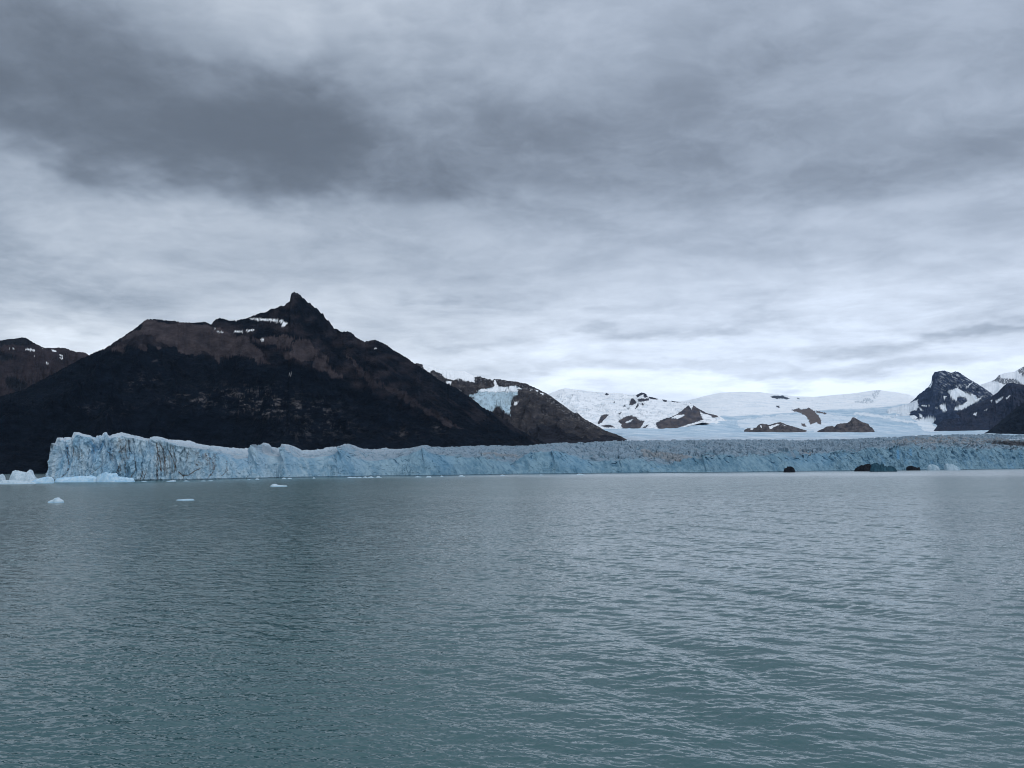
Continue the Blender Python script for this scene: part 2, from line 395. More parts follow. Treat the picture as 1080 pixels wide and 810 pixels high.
# =================================================================== TERRAIN: dark mountain on the left
M1 = [(-220, 520, 2600), (-120, 468, 2900), (-60, 442, 3100), (0, 418, 3300), (26, 410, 3400), (52, 396, 3500), (78, 382, 3600), (96, 373, 3700), (111.5, 367, 3750),
      (124.5, 358, 3800), (140, 348, 3850), (155.5, 336, 3900), (161, 336.5, 3900), (176, 337.5, 3950), (192, 340, 4000), (207, 340, 4050),
      (215, 339, 4080), (223, 342, 4100), (227, 337, 4120), (232, 335, 4120), (241.5, 338, 4150), (252, 337.5, 4150), (262, 334.5, 4180), (270, 332, 4200), (274, 329.8, 4200), (281, 328.8, 4200), (286, 325.4, 4200), (291, 325, 4200), (296, 322.2, 4200), (300.5, 321.8, 4200), (303.5, 318.8, 4200), (305.6, 318.2, 4200), (306.6, 311.2, 4200), (308, 308.4, 4200), (311.5, 307.8, 4200), (315, 309.6, 4200), (317, 311.2, 4200), (319, 314.4, 4200), (321.5, 314.9, 4200), (324, 318.6, 4200), (327, 319.3, 4200), (331, 323.9, 4200), (334, 324.6, 4200), (338, 329.6, 4200), (341, 331, 4200), (344, 337, 4200), (347, 338, 4200), (350, 342.8, 4200), (352, 346, 4200), (355.5, 347, 4200), (359.5, 350, 4100), (366, 349, 4080), (371, 351, 4060),
      (376, 356, 4050), (384, 360, 4030), (397, 358.5, 4000), (405, 362, 3980), (415, 369, 3950), (425.6, 375, 3920), (438.5, 383.5, 3880), (454, 394, 3830),
      (464.5, 401, 3800), (480, 408.5, 3750), (495, 418, 3700), (508, 428.5, 3650), (523, 437, 3600), (539, 447, 3500), (554, 457, 3400), (565, 462, 3300),
      (576, 467, 3200), (590, 473, 3100)]
F1 = [(-220, 1900, -4), (0, 2000, -4), (60, 2100, 0), (200, 2250, 25), (400, 2450, 55), (560, 2700, 85), (590, 2800, 90)]
def mask1(px, py, V, at):
    tal = mask(px, py, [
        [(118, 368), (128, 356), (140, 349), (156, 337), (192, 341), (222, 343), (240, 351), (262, 357), (275, 372), (284, 384), (270, 381), (257, 376), (243, 374), (230, 383), (222, 374), (213, 371), (203, 376), (187, 368), (176, 363), (166, 367), (158, 363), (150, 369), (140, 365), (130, 371)],
        [(300, 372), (312, 361), (322, 358), (333, 370), (345, 384), (362, 397), (352, 399), (338, 390), (325, 381), (310, 380)],
        [(268, 356), (300, 353), (312, 360), (300, 368), (280, 364)],
        [(400, 404), (415, 408), (440, 424), (470, 443), (490, 452), (470, 449), (440, 432), (420, 420)],
        [(365, 372), (385, 392), (405, 412), (392, 408), (375, 392)],
    ], 5.0, 14.0, 1)
    tal *= 1 - 0.45 * smooth(360, 400, px)
    tal *= np.clip(0.72 + 0.5 * fbm(px / 16, py / 9, 4, 6), 0.25, 1)
    # rougher darker band through the left shoulder
    tal *= 1 - 0.6 * mask(px, py, [[(125, 362), (150, 352), (160, 355), (176, 364), (160, 366), (150, 363), (138, 368)]], 3, 8, 2)
    # bare rock above the trees
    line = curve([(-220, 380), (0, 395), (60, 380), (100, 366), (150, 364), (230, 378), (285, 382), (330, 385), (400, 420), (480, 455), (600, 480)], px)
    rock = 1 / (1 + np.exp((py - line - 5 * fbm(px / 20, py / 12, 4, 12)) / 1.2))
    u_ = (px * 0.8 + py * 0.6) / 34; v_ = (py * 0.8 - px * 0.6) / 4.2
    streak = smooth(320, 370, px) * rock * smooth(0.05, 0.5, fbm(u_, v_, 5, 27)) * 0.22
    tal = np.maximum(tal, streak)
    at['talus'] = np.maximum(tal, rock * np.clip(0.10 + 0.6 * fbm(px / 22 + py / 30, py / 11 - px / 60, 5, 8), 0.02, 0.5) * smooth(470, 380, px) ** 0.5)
    e = lambda cx, cy, sx, sy: np.exp(-((px - cx) / sx) ** 2 - ((py - cy) / sy) ** 2)
    pale = e(262, 420, 40, 12) + e(290, 430, 30, 9) + e(205, 422, 28, 7) + 0.8 * e(335, 432, 22, 7) + 0.55 * e(345, 450, 30, 9) + 0.6 * e(140, 406, 10, 5) + 0.4 * e(110, 432, 30, 6) \
        + 0.6 * e(160, 400, 14, 6) + 0.8 * e(465, 450, 7, 6) + 0.5 * e(425, 458, 16, 6) + 0.3 * e(310, 460, 30, 7) + 0.5 * e(165, 382, 5, 3)
    n = fbm(px / 11, py / 4.5, 6, 14, 0.62)
    at['pale'] = np.clip(pale, 0, 1) * smooth(0.0, 0.30, n)
    at['snow'] = mask(px, py, [[(262, 335.4), (275, 335.8), (290, 336.5), (300, 338.4), (303.5, 341), (299.5, 344.5), (297, 343.4), (298.5, 340.3), (284, 338.6), (266, 337.2)],
        [(229, 349), (236, 349.6), (236, 351.2), (230, 350.6)], [(247, 348.6), (256, 349), (256, 350.6), (247, 350.4)], [(259, 348), (269, 347), (268, 348.8), (260, 349.8)],
        [(275, 357), (280, 357.4), (279, 358.8), (275, 358.4)], [(394, 366.6), (397, 366.8), (397, 368), (394, 367.8)], [(225, 345), (228, 346.5), (227, 347.6)], [(305, 394), (308, 395), (307, 396.5)]], 0.7, 2.5, 3)
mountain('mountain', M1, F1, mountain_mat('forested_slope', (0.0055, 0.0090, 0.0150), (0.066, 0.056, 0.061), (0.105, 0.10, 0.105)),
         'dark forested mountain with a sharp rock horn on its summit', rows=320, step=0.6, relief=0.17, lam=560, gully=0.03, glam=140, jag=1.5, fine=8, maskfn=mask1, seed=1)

# far left shoulder behind it
M0 = [(-120, 372, 6400), (-40, 362, 6500), (0, 359, 6500), (13, 357, 6500), (24.6, 356, 6500), (27, 356, 6500), (34, 360.5, 6500), (40, 363.5, 6500), (47, 367, 6500), (52, 367, 6500),
      (61, 366.5, 6500), (70, 367.5, 6500), (80, 371, 6450), (89.5, 371.7, 6400), (93, 374, 6400), (110, 386, 6300), (150, 410, 6200)]
def mask0(px, py, V, at):
    z6 = lambda p: Z(0, 340, 7.714, p)
    at['talus'] = np.clip(0.75 + 0.5 * fbm(px / 12, py / 8, 4, 3), 0, 1) * (1 - 0.9 * mask(px, py, [z6([(40, 440), (120, 440), (220, 500), (230, 530), (130, 570), (60, 530)]), z6([(0, 240), (80, 250), (150, 290), (60, 310), (0, 300)]), z6([(0, 150), (190, 118), (280, 170), (200, 190), (90, 180), (0, 195)])], 2, 8, 4))
    at['snow'] = mask(px, py, [z6(p) for p in ([(75, 207), (120, 207), (118, 220), (90, 218)], [(180, 213), (240, 213), (285, 222), (280, 235), (210, 225)], [(418, 222), (440, 222), (462, 235), (445, 242), (425, 234)],
        [(478, 262), (510, 262), (520, 272), (505, 280)], [(480, 285), (510, 288), (515, 302), (490, 295)], [(370, 322), (390, 325), (402, 338), (380, 341)], [(345, 208), (360, 212), (350, 220)], [(275, 270), (288, 272), (280, 278)])], 0.5, 2.5, 5)
mountain('mountain', M0, [(-120, 4600, -5), (150, 4600, 0)], mountain_mat('bare_brown_slope', (0.014, 0.017, 0.022), (0.046, 0.038, 0.043), (0.12, 0.11, 0.11), sc=0.7),
         'low bare brown mountain with small snow patches behind the left slope of the horned one', rows=220, step=0.55, maskfn=mask0, seed=20, lam=600, relief=0.13)

# =================================================================== second mountain with the hanging glacier
M2 = [(380, 396, 6600), (420, 384, 6500), (440, 383, 6400), (445.6, 384.2, 6350), (456, 387, 6300), (466, 390.5, 6200), (482, 390.8, 6100), (490, 391.5, 6100), (497.5, 395, 6050), (507, 397, 6000), (515.6, 399, 5950),
      (526, 400, 5900), (541.5, 402, 5800), (554.5, 404.5, 5700), (565, 409, 5600), (575, 414, 5500), (585.6, 421, 5350), (596, 428.5, 5200), (606, 436, 5050),
      (609, 435, 5020), (613, 439, 5000), (617, 442, 4950), (627, 447.5, 4800), (637.5, 453.5, 4600), (650, 458, 4300), (657, 461, 4100), (663, 465, 3900), (672, 468, 3800)]
F2 = [(380, 3900, 60), (560, 3500, 100), (620, 3300, 118), (672, 3400, 112)]
def mask2(px, py, V, at):
    z = lambda p: Z(430, 370, 7.714, p)
    at['ice'] = mask(px, py, [z([(565, 320), (690, 300), (710, 285), (790, 295), (880, 283), (935, 312), (895, 310), (895, 355), (870, 365), (840, 400), (835, 530), (800, 500), (740, 455), (720, 450), (690, 495), (600, 470), (520, 420), (510, 405), (550, 385), (490, 365), (570, 340)])], 1.0, 3, 1)
    top = mask(px, py, [z([(565, 320), (690, 300), (710, 285), (790, 295), (880, 283), (935, 312), (895, 312), (890, 335), (760, 335), (600, 335)])], 1.5, 5, 2)
    sn = mask(px, py, [z(p) for p in ([(100, 60), (150, 60), (200, 60), (340, 100), (440, 150), (520, 160), (590, 180), (580, 210), (545, 215), (545, 260), (470, 245), (420, 225), (370, 240), (300, 220), (270, 185), (200, 155), (180, 180), (130, 150)],
        [(305, 245), (365, 250), (350, 280), (320, 270)], [(255, 255), (272, 262), (268, 275)], [(415, 320), (440, 330), (438, 350), (420, 335)], [(860, 410), (905, 410), (880, 445), (865, 440)],
        [(700, 236), (715, 236), (738, 292), (708, 292)], [(990, 318), (1015, 318), (1000, 328)], [(1035, 318), (1070, 325), (1050, 332)], [(590, 195), (700, 228), (690, 240), (600, 213)], [(1065, 335), (1110, 350), (1100, 362)])], 0.8, 3, 3)
    spk = (fbm(px / 2.2, py / 1.2, 4, 8) > 0.30) & (py < curve([(430, 392), (500, 404), (560, 412), (620, 452)], px))
    at['snow'] = np.clip(np.maximum(np.maximum(sn, top * 0.8), spk * 0.15), 0, 1)
    at['ice'] *= 1 - 0.35 * smooth(0.0, 0.4, fbm(px / 5, py / 1.6, 4, 10))
    dark = mask(px, py, [[(540, 480), (557, 461), (561, 452), (570, 447), (580, 449), (593, 450), (602, 457), (613, 462), (640, 461), (665, 463), (672, 480)]], 5, 14, 5)
    at['talus'] = np.clip(0.62 + 0.7 * fbm(px / 10, py / 5, 5, 14), 0.05, 1) * (1 - dark)
    at['pale'] = (1 - dark) * smooth(0.05, 0.35, fbm(px / 9, py / 5, 4, 19)) * 0.5
mountain('mountain', M2, F2, mountain_mat('brown_rock', (0.022, 0.024, 0.032), (0.056, 0.053, 0.057), (0.13, 0.12, 0.115), ice=(0.50, 0.65, 0.74), sc=0.7),
         'brown rock mountain holding a small blue hanging glacier near its top', rows=240, step=0.5, maskfn=mask2, seed=33, lam=560, relief=0.12, gully=0.05, glam=120, power=1.0)

# =================================================================== snow mountain in the middle distance
SNOWC = (0.84, 0.87, 0.90)
M3 = [(540, 436, 12500), (560, 424, 12500), (580, 415, 12500), (590, 411, 12500), (596, 409.5, 12500), (608, 411, 12500), (625, 413, 12500), (637, 414, 12500), (655, 414.4, 12500), (664, 416.5, 12400), (671, 416, 12300),
      (677, 413.8, 12300), (681, 415, 12300), (684, 418, 12200), (694, 420.6, 12200), (700, 421.5, 12200), (717, 424, 12000), (722, 423.5, 12000), (727, 424.2, 12000), (735, 430, 11900), (746, 435.8, 11700), (759, 438.8, 11500), (765, 443, 11200), (785, 452, 11000)]
R3 = lambda p: Z(570, 390, 7.714, p)
R4 = lambda p: Z(700, 390, 7.714, p)
def mask3(px, py, V, at):
    polys = [R3(p) for p in ([(462, 435), (500, 370), (530, 360), (555, 368), (500, 430), (475, 442)], [(720, 292), (735, 235), (750, 230), (790, 262), (760, 283)],
        [(775, 212), (830, 175), (850, 180), (875, 225), (850, 230), (835, 200), (790, 225)], [(790, 240), (880, 232), (880, 250), (800, 262)], [(770, 320), (790, 275), (808, 275), (778, 322)],
        [(880, 225), (910, 200), (920, 215), (962, 236), (940, 243), (900, 238)], [(985, 236), (1030, 232), (1028, 264), (1000, 257)], [(1055, 236), (1085, 232), (1085, 264)],
        [(632, 420), (680, 385), (740, 372), (775, 385), (800, 410), (845, 415), (820, 470), (800, 480), (665, 480), (655, 440)], [(830, 470), (885, 440), (870, 460), (850, 475)], [(635, 360), (655, 342), (662, 348), (642, 364)],
        [(490, 455), (560, 447), (610, 468), (530, 470)], [(520, 200), (540, 190), (555, 198), (540, 208)], [(676, 292), (690, 288), (692, 300), (680, 302)], [(705, 315), (725, 305), (722, 322)], [(820, 275), (835, 268), (842, 288), (825, 288)], [(590, 262), (602, 260), (600, 272)], [(170, 255), (185, 255), (178, 262)], [(255, 203), (268, 203), (262, 212)])]
    polys += [R4(p) for p in ([(-60, 430), (0, 400), (60, 385), (110, 360), (200, 290), (232, 325), (240, 272), (290, 320), (305, 380), (325, 405), (180, 450), (90, 485), (-30, 485), (-60, 460)],
        [(180, 250), (215, 240), (262, 280), (302, 322), (370, 350), (455, 366), (440, 385), (400, 390), (380, 370), (310, 352), (270, 305), (230, 278)], [(55, 236), (95, 234), (142, 268), (110, 266), (70, 260)], [(0, 236), (28, 236), (22, 264), (0, 260)])]
    rk = mask(px, py, polys, 0.7, 2.5, 2)
    rk *= 1 - mask(px, py, [R4([(60, 392), (100, 368), (170, 362), (165, 380), (110, 400)]), R3([(690, 425), (740, 405), (760, 400), (735, 425), (700, 432)])], 0.6, 2, 3)
    speck = fbm(px / 2.6, py / 1.6, 3, 31) > 0.46
    rk = np.maximum(rk, speck * 0.35 * (fbm(px / 15, py / 8, 2, 3) > 0.1))
    at['snow'] = 1 - rk
    at['talus'] = np.clip(0.5 + 0.8 * fbm(px / 6, py / 4, 4, 3), 0, 1) * smooth(414, 436, py)
    shade = smooth(0.05, 0.4, fbm(px / 9, py / 2.2, 4, 9))
    at['snow'] = at['snow'] * (1 - 0.35 * shade); at['ice'] = np.where(rk < 0.5, 1.0, 0.0)
mountain('mountain', M3, [(540, 9000, 430), (640, 9000, 425), (711, 9000, 430), (741, 9800, 560), (785, 10500, 500)],
         mountain_mat('snow_and_rock', (0.050, 0.052, 0.066), (0.130, 0.110, 0.105), (0.16, 0.14, 0.14), snow=SNOWC, ice=(0.62, 0.74, 0.83), sc=0.35),
         'low snow covered mountain with scattered grey rock bands at centre', rows=220, step=0.4, maskfn=mask3, seed=45, lam=900, relief=0.10, gully=0.0, jag=0.45, fine=8, power=0.95, backdist=1500)

# =================================================================== ice field rising to the far white skyline
def build_field():
    cx = np.linspace(470, 1230, 1500)
    A = [(470, 482), (640, 478), (664, 465.5), (720, 464.8), (900, 464.6), (980, 462.5), (1040, 461), (1230, 459)]
    A2 = [(470, 478), (636, 472), (656, 461.5), (672, 460), (760, 460.5), (900, 459.5), (1040, 457.2), (1230, 455.5)]
    B = [(470, 470), (560, 462), (610, 454), (640, 452.2), (711, 452), (735, 450), (770, 455.3), (860, 455.6), (920, 455.6), (1000, 454.5), (1080, 453), (1230, 450)]
    Cc = [(470, 452), (700, 451), (722, 449), (741, 442.5), (750, 439.5), (780, 438.6), (820, 436.6), (850, 433.8), (880, 432), (910, 431.2), (940, 428.5), (965, 425), (985, 432), (1010, 446), (1230, 446)]
    Dd = [(470, 440), (690, 427), (725, 422.4), (746, 417.2), (761, 414.2), (782, 413.2), (803, 413.6), (839, 418), (860, 418.6), (880, 416.5), (904, 414.5), (920, 412), (930, 411.5), (945, 413.5), (960, 416), (985, 430), (1010, 440), (1230, 444)]
    Ys = [2850, 5200, 8700, 12500, 21000]; lines = [curve(q, cx) for q in (A, A2, B, Cc, Dd)]
    zs = [zat(cx, l, Yv) for l, Yv in zip(lines, Ys)]
    Yr = np.concatenate([np.linspace(2500, 2850, 6)[:-1], np.linspace(2850, 5200, 60)[:-1], np.linspace(5200, 8700, 60)[:-1], np.linspace(8700, 12500, 110)[:-1], np.linspace(12500, 21000, 110), np.linspace(21600, 27000, 8)])
    Yk = np.array([2500] + Ys + [27000.0]); ZK = np.stack([zs[0] - 22] + zs + [zs[-1] - 300])
    out_ = np.empty((len(Yr), len(cx)))
    idx = np.clip(np.searchsorted(Yk, Yr, side='right') - 1, 0, len(Yk) - 2)
    q = ((Yr - Yk[idx]) / (Yk[idx + 1] - Yk[idx]))[:, None]
    out_ = ZK[idx] * (1 - q) + ZK[idx + 1] * q
    kx = ray(cx, cx * 0 + 440); kx = kx[:, 0] / kx[:, 1]
    Y = np.repeat(Yr[:, None], len(cx), 1); X = kx[None, :] * Y
    amp = np.interp(Yr, [2500, 2900, 5200, 8700, 9500, 12500, 14000, 20000, 21000], [3, 5, 6, 6, 20, 14, 22, 22, 8])[:, None]
    zz = out_ + amp * (ridged(X / 260, Y / 420, 4, 70) - 0.5) + amp * 0.5 * fbm(X / 900, Y / 1100, 4, 71)
    lim = EYE + Y * ((zs[-1] - EYE) / 21000)[None, :] + 4
    zz = np.where(Y < 21000, np.minimum(zz, np.maximum(lim - 0.0015 * (21000 - Y), out_)), zz)
    V = np.stack([X, Y, zz], -1)
    px, py = proj(V.reshape(-1, 3)); px = px.reshape(X.shape); py = py.reshape(X.shape)
    at = {k: np.zeros(px.shape) for k in ('talus', 'pale', 'snow', 'ice')}
    R5 = lambda p: Z(820, 390, 7.714, p)
    rk = mask(px, py, [R5(p) for p in ([(110, 328), (170, 312), (190, 320), (260, 310), (300, 335), (350, 395), (357, 445), (330, 440), (320, 425), (265, 447), (255, 410), (225, 370), (180, 350)], [(190, 436), (220, 438), (238, 462), (205, 462)], [(310, 332), (400, 352), (395, 362), (320, 348)],
              [(0, 215), (45, 208), (97, 237), (60, 234), (0, 237)], [(155, 226), (187, 236), (165, 240)], [(0, 292), (18, 296), (10, 308), (0, 306)])] +
              [R4(p) for p in ([(865, 218), (900, 210), (945, 213), (948, 237), (920, 237), (890, 230)], [(958, 213), (1000, 223), (1030, 238), (1000, 242), (970, 232)], [(912, 293), (945, 293), (942, 310), (918, 306)], [(1040, 325), (1085, 320), (1085, 340), (1060, 338)])], 0.6, 2, 3)
    far = mask(px, py, [R5([(625, 255), (690, 252), (700, 240), (730, 222), (790, 258), (740, 274), (640, 268)]), R5([(770, 190), (830, 140), (860, 152), (800, 235), (785, 235)])], 0.8, 2, 6) * (fbm(px / 1.5, py / 2.5, 3, 6) > -0.08)
    far = np.maximum(far * 0.45, 0.25 * mask(px, py, [R5([(520, 212), (545, 210), (545, 222)]), R5([(270, 246), (300, 248), (290, 254)])], 0.5, 2, 7))
    cl = curve(Cc, px) + 1.0 * fbm(px / 12, py / 4, 3, 4)
    low = smooth(-0.8, 0.8, py - cl)
    st = fbm(px / 30, (py - 0.06 * px) / 1.6, 4, 5)
    white = 1 - low
    # snowed-over slope around the outcrops at centre right, wind-packed stripes elsewhere
    wp = mask(px, py, [[(778, 444), (800, 440), (830, 437), (862, 434), (875, 437), (905, 440), (890, 452), (862, 455.4), (800, 454), (785, 452), (779, 449)]], 2, 7, 9)
    wp2 = mask(px, py, [[(905, 434), (925, 437), (960, 444), (975, 446), (955, 446), (925, 440), (900, 437)], [(940, 430), (968, 424), (990, 455), (975, 455), (965, 442), (950, 434)]], 1.5, 5, 10)
    white = np.maximum(white, 0.55 * wp + 0.0); white = np.maximum(white, 0.7 * wp2)
    white = np.clip(white - 0.25 * smooth(0.1, 0.5, st) * (white > 0.5), 0, 1)
    white = np.maximum(white, low * 0.28 * smooth(0.0, 0.4, st))
    at['snow'] = white * (1 - np.maximum(rk, far)); at['ice'] = (1 - rk) * (1 - far)
    at['talus'] = np.clip(rk, 0, 1) * smooth(426, 432, py)
    # dusty bare ice on the low flat reach
    at['pale'] = smooth(459, 463, py) * 0.9
    mt, q, b = material('ice_field', 0.8)
    P = q.pos()
    na = q.noise(q.scalev(P, (0.004, 0.0016, 0.004)), 1.0, 8, 0.68); nb = q.noise(q.scalev(P, (0.02, 0.009, 0.02)), 1.0, 6, 0.7)
    ice = q.mix(q.ss(na, 0.38, 0.62), rgb(0.40, 0.55, 0.67), rgb(0.56, 0.68, 0.78))
    ice = q.mix(q.m('MULTIPLY', q.attr('pale'), q.ss(nb, 0.35, 0.7)), ice, rgb(0.50, 0.53, 0.58))
    c = q.mix(q.attr('ice'), q.mix(q.attr('talus'), rgb(0.055, 0.06, 0.075), q.mix(nb, rgb(0.08, 0.065, 0.062), rgb(0.17, 0.14, 0.13))), ice)
    c = q.mix(q.attr('snow'), c, q.mix(q.ss(na, 0.3, 0.7), rgb(0.80, 0.85, 0.89), rgb(0.90, 0.92, 0.94)))
    q.l.new(c, b.inputs['Base Color']); bump(q, b, q.m('ADD', q.m('MULTIPLY', na, q.lin(q.attr('snow'), 0, 1, 2.0, 0.6)), q.m('MULTIPLY', nb, q.lin(q.attr('snow'), 0, 1, 1.0, 0.1))), 30.0, 0.6)
    o = put_mesh('snow_field', V, grid_faces(*V.shape[:2]), mt, at)
    tag(o, 'pale blue ice field climbing to white snow under the clouds', 'ice field', 'structure')
build_field()

ROCKM = mountain_mat('outcrop_rock', (0.050, 0.047, 0.053), (0.125, 0.110, 0.106), (0.2, 0.17, 0.15), snow=SNOWC, sc=0.6)
def outcrop(ridge, base, Yr, label, holes, seed):
    r = [(x, y, Yr) for x, y in ridge]; x0, x1 = r[0][0], r[-1][0]
    r = [(x0 - 2, base + 1.5, Yr)] + r + [(x1 + 2, base + 1.5, Yr)]
    zf = float(zat(np.array([(x0 + x1) / 2]), np.array([base + 1.0]), Yr - 420)[0])
    def mk(px, py, V, at):
        at['talus'] = np.clip(0.55 + 0.9 * fbm(px / 5, py / 3, 4, seed), 0, 1)
        at['snow'] = mask(px, py, holes, 0.7, 2.5, seed) if holes else at['snow']
    mountain('rock_outcrop', r, [(x0 - 2, Yr - 420, zf), (x1 + 2, Yr - 420, zf)], ROCKM, label, 'rock outcrop', rows=60, back=20, step=0.3, maskfn=mk, seed=seed,
             lam=140, relief=0.14, jag=0.5, fine=4, power=0.8, backdist=500, kind=None)
outcrop(R4([(655, 492), (680, 476), (720, 474), (755, 468), (770, 446), (800, 438), (860, 448), (900, 436), (950, 424), (985, 440), (1020, 452), (1060, 462), (1085, 470), (1130, 485), (1180, 496), (1212, 505)]), 455.6, 8900,
        'long low brown rock outcrop with snow pockets rising from the ice field', [R4([(700, 478), (730, 474), (725, 490), (705, 488)]), R4([(785, 452), (800, 448), (800, 474), (785, 472)]), R4([(855, 462), (880, 452), (925, 440), (945, 445), (900, 466), (880, 480), (860, 478)]), R4([(965, 446), (995, 452), (985, 460)])], 81)
outcrop(Z(820, 390, 7.714, [(318, 503), (340, 490), (375, 478), (400, 460), (440, 455), (465, 462), (485, 442), (520, 436), (570, 432), (598, 410), (605, 390), (622, 386), (650, 402), (685, 422), (740, 440), (752, 462), (770, 470), (785, 490)]), 455.4, 8800,
        'bare brown hump shaped rock outcrop with a pointed top on the ice field', None, 82)

# =================================================================== right hand peaks
R1 = lambda p: Z(940, 370, 7.714, p)
M7 = [(1015, 418, 14000), (1025, 410, 14000), (1032, 406, 14000), (1040, 403.5, 14000), (1046, 402, 14000), (1050, 400, 14000), (1053.5, 395.5, 14000), (1060, 393.5, 14000), (1070, 392.3, 14000), (1074, 389.5, 14000), (1080, 386.5, 14000), (1100, 379, 14000), (1150, 390, 14000)]
def mask7(px, py, V, at):
    rk = mask(px, py, [R1([(820, 250), (880, 190), (893, 225), (1000, 228), (1060, 268), (1110, 280), (900, 268), (870, 252)]), R1([(1030, 165), (1090, 110), (1140, 200), (1085, 205), (1040, 178)])], 0.8, 2.5, 4)
    rk *= fbm(px / 2.2, py / 1.1, 3, 5) > -0.15
    at['snow'] = 1 - 0.9 * rk
mountain('mountain', M7, [(1015, 10500, 560), (1150, 10500, 560)], mountain_mat('far_snow_rock', (0.10, 0.11, 0.13), (0.1, 0.1, 0.11), (0.1, 0.1, 0.1), snow=(0.78, 0.82, 0.86), sc=0.3),
         'snow covered far peak with rock bands at the right edge, behind the dark slopes', rows=120, step=0.35, maskfn=mask7, seed=61, lam=900, relief=0.1, gully=0.0, jag=0.6, fine=10, backdist=2000)
M5 = [(936, 431.5, 11500), (948, 429, 11500), (958, 426, 11500), (963, 422, 11500), (968.5, 416, 11500), (975, 411.5, 11500), (979, 408, 11500), (982.3, 403, 11500), (983, 396.5, 11500), (986, 392, 11500), (990, 391.5, 11500), (996, 390.6, 11500), (999, 391.5, 11500),
      (1003, 393.2, 11500), (1008, 391.4, 11500), (1012, 393, 11500), (1018, 397, 11500), (1025.5, 401.5, 11500), (1035, 407.5, 11450), (1041, 411.5, 11400), (1048, 416.5, 11400), (1056, 424, 11300), (1075, 442, 11200), (1085, 452, 11200)]
def mask5(px, py, V, at):
    P5 = ([(455, 330), (540, 300), (600, 340), (690, 360), (700, 390), (735, 372), (720, 400), (650, 440), (560, 485), (510, 480), (520, 455), (590, 430), (625, 400), (600, 380), (540, 370), (530, 412), (505, 400), (480, 370)],
        [(590, 305), (665, 248), (655, 268), (610, 302)], [(390, 440), (440, 430), (450, 470), (455, 490), (430, 500), (400, 470)], [(240, 440), (320, 440), (300, 455), (250, 452)],
        [(222, 508), (245, 515), (268, 545), (235, 545)], [(215, 452), (240, 462), (262, 490), (240, 488)], [(355, 460), (385, 462), (370, 475)], [(425, 368), (450, 370), (432, 402)],
        [(300, 300), (330, 255), (340, 250), (320, 300)], [(735, 390), (745, 365), (735, 372)])
    sn = mask(px, py, [R1(p) for p in P5], 0.7, 2.0, 4)
    left = mask(px, py, [R1([(-200, 380), (150, 420), (215, 395), (222, 440), (215, 480), (150, 498), (148, 512), (165, 545), (185, 556), (250, 552), (300, 533), (362, 552), (335, 600), (372, 655), (280, 690), (-200, 690)])], 0.9, 3, 6)
    st = fbm((px * 0.88 + py * 0.47) / 7, (py * 0.88 - px * 0.47) / 1.1, 4, 7)
    spk = smooth(0.12, 0.35, st) * smooth(440, 398, py) * smooth(978, 1004, px) * 0.5
    at['snow'] = np.clip(np.maximum(np.maximum(sn, left * 0.85), spk), 0, 1)
    at['ice'] = left
mountain('mountain', M5, [(936, 9500, 360), (960, 9300, 395), (985, 9200, 410), (1085, 9200, 415)], mountain_mat('hazed_rock', (0.038, 0.052, 0.088), (0.045, 0.045, 0.055), (0.1, 0.1, 0.1), snow=(0.72, 0.78, 0.83), ice=(0.5, 0.56, 0.62), sc=0.35),  # rock base raised towards blue, painting in distance haze
         'blue black craggy peak streaked with snow at the right', rows=200, step=0.32, maskfn=mask5, seed=52, lam=800, relief=0.13, gully=0.05, glam=200, jag=0.9, fine=10, power=0.95)
M6 = [(984, 452, 9600), (992, 444, 9700), (1000, 438.5, 9800), (1020, 430.5, 9900), (1035, 424, 10000), (1046, 418, 10000), (1052, 414, 10000), (1058, 407.5, 10000), (1062, 404.4, 10000), (1068, 403.4, 10000), (1073, 404.6, 10000), (1080, 406, 10000), (1100, 402, 10000), (1180, 400, 10000)]
def mask6(px, py, V, at):
    at['snow'] = mask(px, py, [R1(p) for p in ([(800, 402), (825, 398), (815, 420)], [(840, 410), (915, 366), (908, 385), (860, 428)], [(930, 385), (970, 355), (962, 375), (935, 394)], [(660, 515), (697, 498), (692, 527), (670, 522)], [(745, 490), (787, 468), (777, 482)])], 0.6, 2, 5)
    at['talus'] = np.clip(0.45 + 0.8 * fbm(px / 10, py / 5, 4, 5), 0, 1)
mountain('mountain', M6, [(984, 8600, 390), (1180, 8600, 380)], mountain_mat('slate_slope', (0.026, 0.033, 0.055), (0.040, 0.043, 0.060), (0.1, 0.1, 0.1), snow=(0.72, 0.77, 0.82), sc=0.4),
         'slate coloured ridge with a few small snow patches right of the craggy peak', rows=140, step=0.4, maskfn=mask6, seed=57, lam=700, relief=0.11, jag=0.6, fine=7, power=1.0)
M8 = [(1034, 458.3, 5300), (1038, 457, 5350), (1043, 454, 5400), (1050, 448.5, 5500), (1060, 440, 5600), (1070, 431.5, 5700), (1080, 424, 5800), (1100, 410, 5900), (1150, 380, 6000), (1200, 370, 6000)]
mountain('mountain', M8, [(1034, 4900, 190), (1080, 4200, 170), (1200, 3600, 120)], mountain_mat('dark_right_slope', (0.012, 0.017, 0.026), (0.03, 0.03, 0.04), (0.1, 0.1, 0.1), sc=0.7),
         'near black wooded slope entering the picture at the right edge', rows=120, step=0.5, seed=66, lam=400, relief=0.1, jag=0.6)

